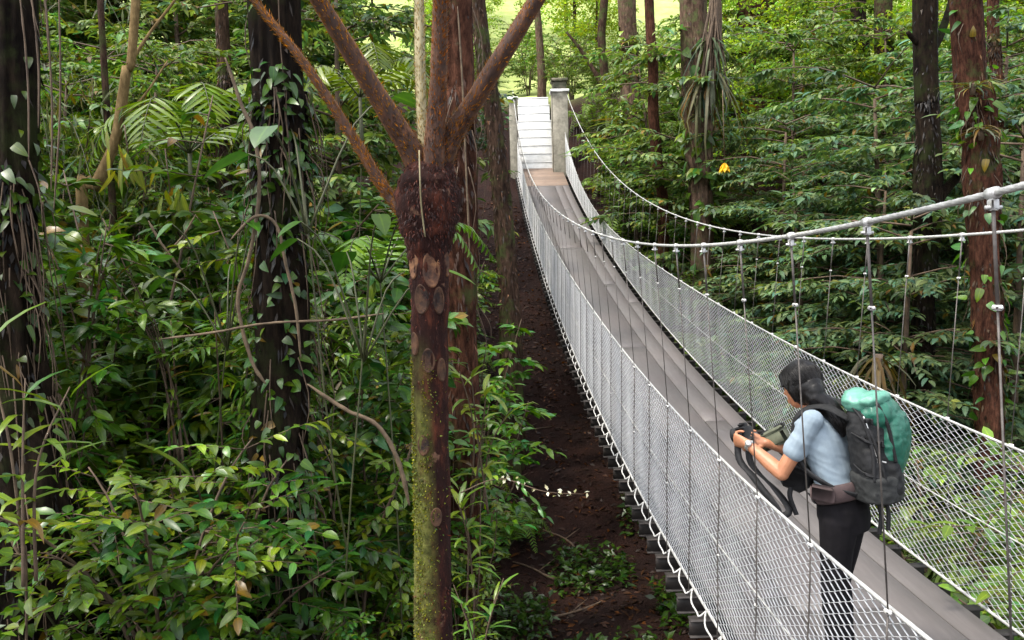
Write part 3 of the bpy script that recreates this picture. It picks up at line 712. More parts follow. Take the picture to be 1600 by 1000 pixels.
def shrub(h=1.6, spread=.8, nb=9, ntw=8, nl=9, Lf=.12, Wf=.05, col=MG, tpl='oval', droop=.25, twl=.42):
    p = Plant()
    for b in range(nb):
        az = 2 * math.pi * (b + rng.random()) / nb; sp = spread * rng.uniform(.35, 1); hh = h * rng.uniform(.55, 1)
        P = spline([(0, 0, -.25), (math.cos(az) * sp * .25, math.sin(az) * sp * .25, hh * .5), (math.cos(az) * sp * .65, math.sin(az) * sp * .65, hh * .85), (math.cos(az) * sp, math.sin(az) * sp, hh)], 9)
        p.w.add(*tube(P, [.014 * h / 1.6 * (1 - .09 * i) for i in range(9)], 5))
        for k in range(ntw):
            t = rng.uniform(.25, 1.0); q = P[min(int(t * 8), 8)]; a2 = az + rng.normal(0, 1.2)
            d = (math.cos(a2), math.sin(a2), rng.uniform(-.15, .6)); ln = twl * rng.uniform(.6, 1.2)
            pts = twig_leaves(p, q, d, ln, nl, Lf, Wf, np.array(col) * rng.uniform(.75, 1.3), tpl, droop)
            p.w.add(*tube([q, Vector(pts[nl // 2]), Vector(pts[-1])], [.004, .003, .0015], 4))
    return p
def sapling(h=3.4, ns=3, ntw=26, nl=9, Lf=.17, Wf=.065, col=MG, tpl='oval', droop=.3, twl=.45):
    """slender treelet leafy from knee height to its tip"""
    p = Plant()
    for b in range(ns):
        az = rng.uniform(0, 6.28); sp = h * rng.uniform(.08, .28); hh = h * rng.uniform(.7, 1)
        P = spline([(0, 0, -.3), (math.cos(az) * sp * .2 + rng.normal(0, .06), math.sin(az) * sp * .2, hh * .35), (math.cos(az) * sp * .6, math.sin(az) * sp * .6 + rng.normal(0, .08), hh * .7), (math.cos(az) * sp, math.sin(az) * sp, hh)], 16)
        p.w.add(*tube(P, [.016 - .0008 * i for i in range(16)], 6))
        for k in range(ntw):
            t = rng.uniform(.22, 1.0) ** .8; q = P[min(int(t * 15), 15)]; a2 = rng.uniform(0, 6.28); d = (math.cos(a2), math.sin(a2), rng.uniform(-.3, .5)); ln = twl * rng.uniform(.5, 1.25) * (1.25 - .5 * t)
            pts = twig_leaves(p, q, d, ln, nl, Lf, Wf, np.array(col) * rng.uniform(.75, 1.35), tpl, droop, .4, sag=.25)
            p.w.add(*tube([q, Vector(pts[nl // 2]), Vector(pts[-1])], [.005, .0035, .0015], 4))
    return p
def layered(h=4.0, rad=2.0, tiers=7, nbr=7, Lf=.13, Wf=.055, col=BG, trunk=True):
    """understory tree: level sprays of leaves held out in tiers"""
    p = Plant(); lean = rng.normal(0, .15, 2)
    P = [Vector((lean[0] * t * h, lean[1] * t * h, -.3 + t * (h + .3))) for t in np.linspace(0, 1, 8)]
    p.w.add(*tube(P, [.055 * h / 4 * (1 - .1 * i) for i in range(8)], 7))
    for k in range(tiers):
        t = .28 + .72 * k / (tiers - 1); c = P[min(int(t * 7), 7)]
        for b in range(nbr):
            az = 2 * math.pi * (b + rng.random()) / nbr; ln = rad * rng.uniform(.5, 1) * (1.1 - .55 * abs(t - .55))
            c0 = c + Vector((0, 0, rng.uniform(-.15, .15) * h / 4)); d = Vector((math.cos(az), math.sin(az), rng.uniform(.0, .35)))
            B = spline([c0, c0 + d * ln * .5 + Vector((0, 0, .05)), c0 + d * ln + Vector((0, 0, -.12 * ln))], 7)
            p.w.add(*tube(B, [.014 * (1 - .12 * i) for i in range(7)], 4))
            tint = np.array(col) * rng.uniform(.75, 1.3)
            for q in range(int(7 + 5 * ln)):
                u = rng.uniform(.25, 1); s = B[min(int(u * 6), 6)]; a2 = az + rng.choice([-1, 1]) * rng.uniform(.2, 1.1)
                twig_leaves(p, s, (math.cos(a2), math.sin(a2), rng.uniform(-.08, .18)), .36 * rng.uniform(.6, 1.2), 8, Lf, Wf, tint, 'oval', .3, .22, sag=.2)
    return p
def lance_plant(ns=5, h=1.2, Lf=.34, Wf=.034, col=LG, nl=11, lean=.35, droop=.45):
    p = Plant()
    for s in range(ns):
        az = rng.uniform(0, 6.28); ln = rng.uniform(.4, 1) * lean * h; hh = h * rng.uniform(.65, 1.05)
        P = spline([(rng.normal(0, .05), rng.normal(0, .05), -.1), (math.cos(az) * ln * .3, math.sin(az) * ln * .3, hh * .55), (math.cos(az) * ln, math.sin(az) * ln, hh)], 12)
        p.w.add(*tube(P, [.010 - .0006 * i for i in range(12)], 5))
        pts = np.array([P[min(11, int(3 + 8 * i / nl))] for i in range(nl)]) + jit(nl, .01)
        a = rng.uniform(0, 6.28) + np.arange(nl) * 2.4
        D = np.stack([np.cos(a), np.sin(a), rng.uniform(.35, .8, nl)], -1); D[-2:, 2] += .9
        leaves(p.l, pts, D, np.stack([-np.cos(a) * .6, -np.sin(a) * .6, np.ones(nl)], -1), Lf * rng.uniform(.7, 1.15, nl), Wf * rng.uniform(.8, 1.2, nl), 'lance', droop * rng.uniform(.6, 1.5, nl), .3, vary(nl, col, .15, .15))
    return p
def frond(p, base, az, ln, rise, drop, npn, Lf, Wf, col, tpl='lance', stem=.008, pd=.2, curl=1.0):
    d = Vector((math.cos(az), math.sin(az), 0))
    P = spline([base, base + d * ln * .35 + Vector((0, 0, rise * .8)), base + d * ln * .72 + Vector((0, 0, rise)), base + d * ln + Vector((0, 0, rise - drop))], 14)
    p.w.add(*tube(P, [stem * (1 - .06 * i) for i in range(14)], 5))
    u = np.linspace(.16, .99, npn); idx = u * 13; i0 = np.minimum(idx.astype(int), 12); f = (idx - i0)[:, None]
    A = np.array(P); pts = A[i0] * (1 - f) + A[i0 + 1] * f; T = unit(A[i0 + 1] - A[i0])
    side = unit(np.cross(T, [0, 0, 1.0])); prof = np.sin(np.pi * np.clip(u * .92 + .06, 0, 1)) ** .6
    upn = np.cross(side, T)
    for sg in (-1, 1):
        D = side * sg + T * .45 - np.array([0, 0, pd])[None] + jit(npn, .06)
        leaves(p.l, pts, D, upn + jit(npn, .12), Lf * prof * rng.uniform(.9, 1.1, npn), Wf * (.5 + .5 * prof), tpl, .25, .15, vary(npn, col, .1, .08, 0))
def fern(nf=9, ln=.9, col=LG, npn=26, Lf=.16, Wf=.03):
    p = Plant()
    for k in range(nf): frond(p, Vector((0, 0, 0)), 2 * math.pi * (k + rng.random() * .8) / nf, ln * rng.uniform(.7, 1.1), ln * rng.uniform(.35, .7), ln * rng.uniform(.2, .6), npn, Lf, Wf, np.array(col) * rng.uniform(.8, 1.25))
    return p
def palm(nf=6, ln=1.5, h=.5, col=YG):
    p = Plant()
    for k in range(nf): frond(p, Vector((0, 0, h)), 2 * math.pi * (k + rng.random() * .8) / nf, ln * rng.uniform(.8, 1.1), ln * rng.uniform(.3, .6), ln * rng.uniform(.3, .5), 20, .42, .04, np.array(col) * rng.uniform(.85, 1.15), 'lance', .011, .25)
    p.w.add(*tube([(0, 0, -.3), (0, 0, h)], [.03, .02], 7)); return p
def bigleaf(nl=9, h=.7, Lf=.32, Wf=.22, col=MG, tpl='heart'):
    p = Plant()
    for k in range(nl):
        az = 2 * math.pi * (k + rng.random()) / nl; hh = h * rng.uniform(.45, 1.1); ln = h * rng.uniform(.35, .8)
        e = Vector((math.cos(az) * ln, math.sin(az) * ln, hh)); p.w.add(*tube(spline([(0, 0, -.1), e * .55 + Vector((0, 0, hh * .2)), e], 7), [.008, .008, .007, .006, .006, .005, .004], 5))
        k2 = rng.uniform(.6, 1.15)
        leaves(p.l, [e], [(math.cos(az), math.sin(az), rng.uniform(-.9, -.1))], [(math.cos(az) * .5, math.sin(az) * .5, 1)], Lf * k2, Wf * k2, tpl, .15, .12, vary(1, col, .2, .15, 0))
    return p
def weeping(n=26, h=2.6, col=(.075, .082, .024)):
    """fine drooping bamboo: thin arching canes with hanging narrow leaves"""
    p = Plant()
    for k in range(n):
        az = rng.uniform(0, 6.28); r = rng.uniform(.5, 1.6); hh = h * rng.uniform(.6, 1.1)
        P = spline([(rng.normal(0, .12), rng.normal(0, .12), -.3), (math.cos(az) * r * .3, math.sin(az) * r * .3, hh * .8), (math.cos(az) * r * .75, math.sin(az) * r * .75, hh), (math.cos(az) * r * 1.15, math.sin(az) * r * 1.15, hh * rng.uniform(.45, .8))], 18)
        p.w.add(*tube(P, [.0045 - .0002 * i for i in range(18)], 4))
        A = np.array(P); m = 95; u = rng.uniform(2, 16.9, m); i0 = u.astype(int); f = (u - i0)[:, None]; pts = A[i0] * (1 - f) + A[i0 + 1] * f + jit(m, .05)
        D = np.stack([rng.normal(0, .6, m), rng.normal(0, .6, m), rng.uniform(-1.2, -.1, m)], -1)
        leaves(p.l, pts, D, (0, 0, 1) + jit(m, .5), rng.uniform(.10, .2, m), rng.uniform(.010, .018, m), 'simple', .3, .2, vary(m, col, .3, .25))
    return p
def crown(rx, ry, rz, nclump, per, Lf, Wf, col, clump=.6, trunk=None, tpl='simple'):
    """clumped crown of leaf-sized faces with gaps between the clumps"""
    p = Plant()
    c = unit(rng.normal(0, 1, (nclump, 3))) * (rng.random((nclump, 1)) ** .45) * np.array([rx, ry, rz])
    for q in c:
        m = int(per * rng.uniform(.5, 1.5)); s = clump * rng.uniform(.6, 1.3)
        pts = q[None] + unit(rng.normal(0, 1, (m, 3))) * (rng.random((m, 1)) ** .5) * np.array([s, s, s * .55])
        D = rng.normal(0, 1, (m, 3)) * [1, 1, .35] - np.array([0, 0, .25])
        leaves(p.l, pts, D, (0, 0, 1) + jit(m, .35), Lf * rng.uniform(.6, 1.2, m), Wf * rng.uniform(.7, 1.2, m), tpl, .2, .2, vary(m, np.array(col) * rng.uniform(.7, 1.35), .2, .15))
    return p, c
def rosette(n=22, Lf=.5, Wf=.045, col=(.10, .13, .045), up=.5, droop=.6):
    p = Plant(); a = np.arange(n) * 2.4 + rng.normal(0, .2, n); e = rng.uniform(-.1, 1, n) * up + .15
    leaves(p.l, jit(n, .03), np.stack([np.cos(a), np.sin(a), e], -1), np.stack([-np.cos(a) * e, -np.sin(a) * e, np.ones(n)], -1), Lf * rng.uniform(.6, 1.2, n), Wf * rng.uniform(.8, 1.2, n), 'strap', droop * rng.uniform(.5, 1.6, n), .3, vary(n, col, .25, .2, .12))
    p.w.add(*tube([(0, 0, -.12), (0, 0, .04)], [.03, .05], 7)); return p
# ------------------------------------------------------------------ barks
B_dark = bark_mat('dark_mossy_bark', (.004, .0027, .002), (.026, .017, .011), (.018, .022, .007), .4)
B_red = bark_mat('reddish_bark', (.018, .007, .0045), (.12, .050, .030), (.05, .06, .02), .25, 7, (1, 1, .3), 1.0, .03, (.12, .10, .07))
B_brown = bark_mat('brown_bark', (.014, .008, .0055), (.085, .050, .033), (.05, .065, .02), .4, 7, (1, 1, .25), 1, .03, (.11, .10, .07))
B_pale = bark_mat('pale_bark', (.040, .024, .016), (.18, .115, .080), (.08, .10, .035), .35, 6, (1, 1, .25), .9, .03, (.2, .18, .14))
B_yel = bark_mat('yellow_brown_bark', (.10, .065, .028), (.24, .165, .075), None, 0, 9, (1, 1, .4), .5, .01)

CR = [crown(3.4, 3.4, 1.9, 55, 70, .20, .10, MG, .75), crown(2.8, 2.8, 2.2, 48, 65, .18, .085, DG, .7)]
CRM = [c[0].l.mesh('crown', True, True) for c in CR]
for me in CRM: me.materials.append(M['leaf_far'])
def flakes(t, S, rad, top, col):
    """loose plates and shreds of bark"""
    n = 1500; A = np.array(S); k = rng.integers(1, len(S), n); keep = A[k][:, 2] < 7; k = k[keep]; n = len(k)
    if n < 5: return
    a = rng.uniform(0, 6.28, n); d = np.stack([np.cos(a), np.sin(a), 0 * a], -1); r_ = np.array(rad)[k]; p = Plant()
    c = A[k] + (A[k - 1] - A[k]) * rng.random((n, 1)) - np.array(t.location) + d * (r_ * .99)[:, None]
    leaves(p.l, c, d * .22 + jit(n, .12) - [0, 0, 1.0], d + jit(n, .25), rng.uniform(.03, .13, n), rng.uniform(.010, .030, n), 'simple', -.1, .15, vary(n, col, .6, .15, 0))
    p.l.build('bark_flake', M['leaf_matte'], t, True, True)['kind'] = 'stuff'
def trunk_tree(name, label, pts, y, wpx, bark, top=11.0, crown_k=0, crown_s=1.0, group=None, limbs=3, wob=.22, flare=1.25, cat='tree', n=16):
    """a tree whose trunk passes the given points of the photograph at distance y, down to the ground and up to its crown"""
    P = [U(px, py, y) for px, py in pts]; r = [w * .5 * y / F_PX for w in wpx]
    d = (P[0] - P[1]).normalized(); top_p = P[0] + Vector((d.x * .6, d.y * .6, 1)).normalized() * max(top - P[0].z, .5)
    gz = G(P[-1].x, P[-1].y); bot = Vector((P[-1].x, P[-1].y, min(gz - .3, P[-1].z - .05)))
    base = Vector((bot.x, bot.y, gz))
    Q = [top_p] + P + ([bot] if P[-1].z > gz else []); rr = [r[0] * .62] + r + ([r[-1] * flare] if P[-1].z > gz else [])
    m = max(14, int((top_p.z - bot.z) / .35)); S = spline(Q, m)
    rad = [float(np.interp(k / (m - 1) * (len(Q) - 1), range(len(Q)), rr)) for k in range(m)]
    t = empty(name, base, label, cat, group); o = base
    mb = MB(); mb.add(*tube([p - o for p in S], rad, n * 2 if n > 14 else n, True, None, wob, .09 if n > 14 else .04)); mb.build('trunk', bark, t)
    if n > 14: flakes(t, S, rad, top, (.012, .008, .0055) if bark is B_dark else (.045, .024, .015))
    if crown_k is not None:
        c = bpy.data.objects.new('crown', CRM[crown_k]); C.objects.link(c); c.parent = t; c.location = top_p - o; c.scale = (crown_s,) * 3; c.rotation_euler = (0, 0, rng.uniform(0, 6.28))
        lb = MB()
        for k in range(limbs):
            a = 2 * math.pi * (k + rng.random()) / limbs; e = top_p + Vector((math.cos(a) * 2.2, math.sin(a) * 2.2, rng.uniform(-.2, 1.2))) * crown_s; s0 = S[max(1, int(m * .04))]
            lb2 = MB(); lb2.add(*tube([p - o for p in spline([s0 - Vector((0, 0, .8)), s0.lerp(e, .5) + Vector((0, 0, .25)), e], 7)], [rr[0] * .6 * (1 - .12 * i) for i in range(7)], 6)); lb2.build('limb', bark, t)
    return t, S, rad

# ------------------------------------------------------------------ foreground tree fern
FY = 3.3
fp = lambda px, py, dy=0: U(px, py, FY + dy)
m, nt, bs, out = mat('fern_trunk')
f = noisetex(nt, 16, 9, .75, stretch=(1, 1, .35)); g = noisetex(nt, 5, 6, .7)
col = ramp(nt, f, [(.3, (.010, .0035, .0028)), (.5, (.026, .008, .0055)), (.7, (.13, .036, .018))])
tc = N(nt, 'ShaderNodeTexCoord'); sx = N(nt, 'ShaderNodeSeparateXYZ'); nt.links.new(tc.outputs['Object'], sx.inputs[0])
mz = N(nt, 'ShaderNodeMapRange'); mz.inputs[1].default_value = 2.45; mz.inputs[2].default_value = 2.05; nt.links.new(sx.outputs['Z'], mz.inputs[0])
mx = N(nt, 'ShaderNodeMapRange'); mx.inputs[1].default_value = .048; mx.inputs[2].default_value = .0; nt.links.new(sx.outputs['X'], mx.inputs[0])
mm = N(nt, 'ShaderNodeMath', operation='MULTIPLY'); nt.links.new(mz.outputs[0], mm.inputs[0]); nt.links.new(mx.outputs[0], mm.inputs[1])
m2 = N(nt, 'ShaderNodeMath', operation='MULTIPLY'); nt.links.new(mm.outputs[0], m2.inputs[0]); nt.links.new(ramp(nt, g, [(.36, (.05, .05, .05)), (.52, (1, 1, 1))]), m2.inputs[1])
moss = ramp(nt, noisetex(nt, 30, 5, .7), [(.3, (.045, .052, .010)), (.7, (.19, .19, .045))])
col = mixc(nt, m2.outputs[0], col, moss)
lich = ramp(nt, noisetex(nt, 13, 4, .6), [(.64, (0, 0, 0)), (.70, (.75, .75, .75))])
col = mixc(nt, lich, col, (.20, .105, .065))
nt.links.new(col, bs.inputs['Base Color']); bs.inputs['Roughness'].default_value = .9; bs.inputs['Specular IOR Level'].default_value = .2; bump(nt, bs, f, 1, .02)
FERN = m
m, nt, bs, out = mat('fern_stalk_scale')
f = noisetex(nt, 40, 6, .7, stretch=(1, 1, .3)); col = ramp(nt, f, [(.3, (.012, .005, .003)), (.5, (.050, .018, .008)), (.72, (.15, .056, .020))])
nt.links.new(col, bs.inputs['Base Color']); bs.inputs['Roughness'].default_value = .75; bs.inputs['Sheen Weight'].default_value = .25; bs.inputs['Sheen Tint'].default_value = (.9, .45, .2, 1); bump(nt, bs, f, .7, .006)
STALK = m
STRAW = simple('straw_stalk', [(.3, (.20, .16, .075)), (.7, (.36, .31, .17))], 22, .6, 0, .4, .004, (1, 1, .25))
RIM = simple('scar_rim', [(.35, (.022, .008, .005)), (.5, (.09, .036, .016)), (.68, (.26, .12, .05))], 16, .8, 0, .6, .004)
RIM2 = simple('old_scar_rim', [(.38, (.014, .006, .004)), (.64, (.11, .050, .022))], 18, .9, 0, .8, .006)
gz = G(*fp(675, 1000).to_2d()); fb = Vector((fp(675, 1000).x, FY, gz))
tf = empty('tree_fern', fb, 'tree fern in the foreground with a mossy scarred trunk and five thick brown frond stalks', 'tree fern')
pts = [(671, 255), (671, 275), (670, 300), (669, 330), (669, 360), (669, 385), (670, 410), (671, 450), (671, 520), (673, 640), (675, 780), (677, 900), (678, 1000)]
wd = [62, 86, 98, 98, 86, 70, 60, 60, 58, 57, 57, 58, 60]
P = [fp(*q) for q in pts] + [Vector((fb.x + .01, FY, gz - .2))]; rr = [w * .5 * FY / F_PX for w in wd] + [.085]
S = spline(P, 70); rad = [float(np.interp(k / 69 * (len(P) - 1), range(len(P)), rr)) for k in range(70)]
mb = MB(); mb.add(*tube([p - fb for p in S], rad, 28, True, None, .16)); mb.build('trunk', FERN, tf)
def rad_at(z):
    k = min(range(70), key=lambda i: abs(S[i].z - z)); return S[k], rad[k]
scars = [(677, 420, 12, 27), (648, 412, 8, 22), (661, 466, 10, 22), (688, 468, 8, 20), (700, 412, 5, 18), (672, 560, 9, 18), (650, 535, 6, 17), (692, 575, 6, 17), (664, 690, 8, 15), (684, 800, 8, 14)]
def scar(c, nrm, hw, hh, wdt):
    side = Vector((0, 0, 1)).cross(nrm).normalized(); V = []; F = []; n = 22
    for k in range(n):
        w = 2 * math.pi * k / n; d = side * math.cos(w) * hw + Vector((0, 0, 1)) * math.sin(w) * hh; bend = -nrm * (d.dot(side) ** 2) / .14
        o = d.normalized()
        for q, hgt in ((-1, .004), (-.4, .006), (.4, .007), (1, -.008)): V.append(c + d + o * (q * wdt) + nrm * hgt + bend)
    for k in range(n):
        a = k * 4; b = ((k + 1) % n) * 4
        for q in range(3): F.append((a + q, a + q + 1, b + q + 1, b + q))
    i0 = len(V); V.append(c + nrm * .007)
    for k in range(n): F.append((k * 4, ((k + 1) % n) * 4, i0))
    return V, F
for px, py, hw, hh in scars:
    c = fp(px, py); a, r0 = rad_at(c.z); off = max(-.95, min(.95, (c.x - a.x) / r0)); nrm = Vector((off, -math.sqrt(1 - off * off), 0))
    k = FY / F_PX; mb = MB(); mb.add(*scar(a + nrm * (r0 * .98) + Vector((0, 0, c.z - a.z)) - fb, nrm, hw * k, hh * k, (3.4 if py < 425 else 2.6) * k)); mb.build('leaf_scar', RIM if py < 425 else RIM2, tf)
# crozier knobs round the rim of the head
for px, py, dy, w in ((630, 283, -.02, 15), (653, 277, -.07, 12), (698, 283, -.06, 14), (708, 290, .02, 17), (676, 270, -.08, 13), (640, 290, .05, 13)):
    mb = MB(); c = fp(px, py, dy); k = .72 * w * FY / F_PX; mb.add(*ball(c - fb + Vector((0, .02, -.015)), (k, 0, 0), (0, k, 0), (0, 0, k * 1.5))); mb.build('bud', FERN, tf)
stalks = [('A', [(664, 330), (650, 250), (590, 150), (503, 8), (455, -75), (390, -190)], [0, .0, -.06, -.16, -.24, -.4], [46, 50, 38, 30, 26, 20], STALK),
          ('B', [(676, 330), (694, 240), (745, 150), (838, 0), (885, -80), (950, -200)], [0, .0, -.05, -.10, -.15, -.2], [46, 50, 36, 30, 27, 20], STALK),
          ('C', [(668, 320), (663, 240), (657, 130), (655, 0), (652, -80), (640, -220)], [.03, .06, .12, .18, .24, .4], [20, 22, 21, 20, 18, 15], STRAW),
          ('D', [(672, 330), (679, 240), (685, 120), (688, 0), (692, -80), (705, -220)], [-.03, -.05, -.08, -.12, -.18, -.3], [44, 44, 32, 27, 24, 18], STALK),
          ('E', [(640, 340), (606, 302), (555, 220), (480, 105), (403, 8), (330, -90)], [.02, .04, .04, .04, .05, .06], [34, 25, 20, 17, 13, 10], STALK),
          ('G', [(652, 300), (640, 240), (563, 112), (497, 0), (450, -85), (380, -200)], [.05, .06, .02, -.03, -.08, -.2], [14, 14, 14, 14, 12, 10], STRAW)]
for nm, pp, dy, ww, mt in stalks:
    PP = spline([fp(q[0], q[1], d) for q, d in zip(pp, dy)], 26); rw = [float(np.interp(k / 25 * 5, range(6), ww)) * .385 * FY / F_PX for k in range(26)]
    mb = MB(); mb.add(*tube([p - fb for p in PP], rw, 14, True, None, .20)); mb.build('frond_stalk', mt, tf)
    sc_ = Plant(); n = 2600; i = rng.integers(1, 25, n); f = rng.random((n, 1)); A = np.array(PP); T_ = unit(A[i] - A[i - 1]); c_ = A[i - 1] * (1 - f) + A[i] * f - np.array(fb)
    d_ = rng.normal(0, 1, (n, 3)); d_ = unit(d_ - T_ * (d_ * T_).sum(-1, keepdims=True)); rr_ = np.array(rw)[i] * .96
    fz = (.24, .088, .028) if mt is STALK else (.34, .27, .14)
    leaves(sc_.l, c_ + d_ * rr_[:, None], T_ * rng.uniform(.4, 1.2, (n, 1)) + d_ * .6 + jit(n, .2), d_ + jit(n, .2), rng.uniform(.008, .026, n), rng.uniform(.002, .0045, n), 'simple', .2, .2, vary(n, fz, .4, .15, 0))
    sc_.l.build('scale_fuzz', M['leaf_matte'], tf, True, True)['kind'] = 'stuff'
    n = 900; i = rng.integers(1, 10, n); f = rng.random((n, 1)); c_ = A[i - 1] * (1 - f) + A[i] * f - np.array(fb); d_ = rng.normal(0, 1, (n, 3)); T_ = unit(A[i] - A[i - 1]); d_ = unit(d_ - T_ * (d_ * T_).sum(-1, keepdims=True))
    if nm in 'ABD': ft_ = Plant(); leaves(ft_.l, c_ + d_ * (np.array(rw)[i] * .97)[:, None], -T_ + d_ * .5 + jit(n, .25), d_ + jit(n, .2), rng.uniform(.010, .03, n), rng.uniform(.002, .005, n), 'simple', .2, .2, vary(n, (.030, .010, .006), .6, .2, 0)); ft_.l.build('base_fibre', M['leaf_matte'], tf, True, True)['kind'] = 'stuff'
    e = PP[-1]; dd = (PP[-1] - PP[-4]).normalized(); p = Plant(); az = math.atan2(dd.y, dd.x)
    frond(p, e - fb, az, 1.9, .9 * max(dd.z, .3), .35, 34, .42, .09, LG, 'lance', .012)
    f_ = p.l.build('frond', M['leaf'], tf, True, True); p.w.build('midrib', mt, f_)
mb = MB(); mb.add(*tube([p - fb for p in spline([fp(655, 235, -.12), fp(656, 275, -.15), fp(658, 320, -.14), fp(664, 370, -.115)], 10)], .003, 5)); mb.build('aerial_root', STRAW, tf)

sc_ = Plant(); n = 5200; i = rng.integers(1, 69, n); i = np.where(rng.random(n) < .6, rng.integers(1, 24, n), i); A = np.array(S); a_ = rng.uniform(0, 6.28, n); d_ = np.stack([np.cos(a_), np.sin(a_), np.zeros(n)], -1)
c_ = A[i] + (A[i - 1] - A[i]) * rng.random((n, 1)) - np.array(fb) + d_ * (np.array(rad)[i] * .98)[:, None]
leaves(sc_.l, c_, d_ * .35 + jit(n, .3) - [0, 0, .8], d_ + jit(n, .2), rng.uniform(.008, .028, n), rng.uniform(.002, .005, n), 'simple', .2, .2, vary(n, (.045, .011, .0065), .6, .2, 0))
sc_.l.build('trunk_fibre', M['leaf_matte'], tf, True, True)['kind'] = 'stuff'
sc_ = Plant(); n = 6000; z_ = rng.uniform(.2, 2.35, n); a_ = rng.normal(3.6, .75, n); d_ = np.stack([np.cos(a_), np.sin(a_), np.zeros(n)], -1); zz_ = np.array([p.z for p in S][::-1]); xx_ = np.array([p.x for p in S][::-1]); rr_ = np.array(rad[::-1])
c_ = np.stack([np.interp(z_ + fb.z, zz_, xx_) - fb.x, 0 * z_, z_], -1) + d_ * (np.interp(z_ + fb.z, zz_, rr_) * .98)[:, None]
keep = np.array([noise.noise(Vector((a * 1.6, z * 3.2, 1))) for a, z in zip(a_, z_)]) > -.2; c_, d_, n = c_[keep], d_[keep], int(keep.sum())
leaves(sc_.l, c_, d_ + jit(n, .5), d_ + jit(n, .5), rng.uniform(.006, .016, n), rng.uniform(.004, .008, n), 'simple', .2, .2, vary(n, (.13, .132, .024), .45, .2, .02))
sc_.l.build('moss', M['leaf_matte'], tf, True, True)['kind'] = 'stuff'
# ------------------------------------------------------------------ tall trees
T = {}
T['left'] = trunk_tree('rainforest_tree', 'huge dark trunk hung with roots filling the left edge of the picture', [(20, -20), (14, 300), (22, 550), (40, 800), (62, 1000)], 5.0, [70, 62, 80, 130, 190], B_dark, 13, 1, .6, wob=.45, n=26)
T['mid'] = trunk_tree('rainforest_tree', 'very dark trunk wrapped in climbing leaves left of the tree fern', [(428, -10), (436, 150), (438, 400), (438, 700), (440, 870)], 5.6, [66, 76, 80, 82, 88], B_dark, 14, 0, .5, wob=.4, n=22)
T['behind'] = trunk_tree('rainforest_tree', 'rough reddish-brown trunk directly behind the tree fern', [(712, -10), (716, 150), (718, 400), (722, 700), (726, 960)], 7.4, [46, 50, 52, 52, 58], B_red, 15, 1, .5, wob=.3, n=20)
T['lean'] = trunk_tree('rainforest_tree', 'dark leaning trunk left of the far stairs', [(745, -10), (764, 130), (781, 280), (796, 480)], 12.0, [22, 26, 27, 32], B_brown, 16, 0, .5)
T['yel'] = trunk_tree('leaning_tree', 'thin yellow-brown leaning trunk among bright leaves at upper left', [(213, -10), (197, 110), (181, 215), (150, 290), (128, 330)], 8.2, [13, 14, 15, 17, 18], B_yel, 8.5, 1, .3, limbs=2, flare=1.0, n=10)
T['r5'] = trunk_tree('rainforest_tree', 'pale brown trunk with hanging ferns just right of the stair pillar', [(978, -10), (984, 110), (982, 215)], 27.0, [26, 28, 30], B_pale, 18, 0, .42)
T['r6'] = trunk_tree('rainforest_tree', 'slim wavy reddish trunk between two thicker trunks beyond the cable', [(1014, -10), (1020, 100), (1022, 200), (1034, 300), (1036, 345)], 21.0, [14, 16, 17, 17, 17], B_red, 16, 1, .4, n=10)
T['r7'] = trunk_tree('rainforest_tree', 'thick brown trunk carrying a large hanging bromeliad clump', [(1082, -10), (1088, 150), (1094, 260), (1096, 360)], 19.0, [38, 42, 38, 34], B_pale, 18, 0, .42)
T['r8'] = trunk_tree('rainforest_tree', 'short visible stretch of red-brown trunk at the top edge above the layered foliage', [(1176, -10), (1182, 80), (1186, 160)], 29.0, [46, 46, 44], B_red, 19, 1, .42)
T['r9'] = trunk_tree('rainforest_tree', 'brown trunk before the bright background at the top edge, left of the dark trunk', [(1380, -10), (1381, 60), (1381, 140)], 25.0, [24, 26, 26], B_brown, 19, 0, .42)
T['r10'] = trunk_tree('rainforest_tree', 'dark straight trunk with a stub branch, left of the two big right-hand trunks', [(1446, -10), (1449, 150), (1449, 300), (1443, 500), (1439, 640)], 11.5, [36, 30, 38, 34, 30], B_dark, 17, 1, .45, wob=.3)
T['r11'] = trunk_tree('rainforest_tree', 'thick reddish trunk with peeling bark and epiphytes near the right edge', [(1508, -10), (1526, 150), (1535, 300), (1543, 500), (1546, 690)], 9.5, [42, 44, 46, 42, 40], B_red, 17, 0, .45, wob=.35, n=22)
T['r12'] = trunk_tree('rainforest_tree', 'dark red trunk in the top right corner behind the thick reddish one', [(1552, -10), (1554, 70), (1560, 200)], 16.0, [15, 16, 18], B_red, 16, 1, .4)
T['r13'] = trunk_tree('rainforest_tree', 'dark slim trunk in the background before the bright glade, above the layered foliage', [(1340, -10), (1345, 60), (1350, 150)], 27.0, [22, 22, 22], B_dark, 17, 1, .4)
T['l14'] = trunk_tree('rainforest_tree', 'dim brown trunk in the thicket between the leaning trunk and the climber-wrapped trunk', [(345, -10), (352, 140), (350, 300)], 13.0, [20, 22, 24], B_brown, 15, 1, .5)
T['l15'] = trunk_tree('rainforest_tree', 'thin dim trunk between the left edge trunk and the climber-wrapped trunk, low in the thicket', [(190, 560), (198, 700), (205, 830)], 9.0, [14, 15, 16], B_brown, 3.0, None, 1, n=10)
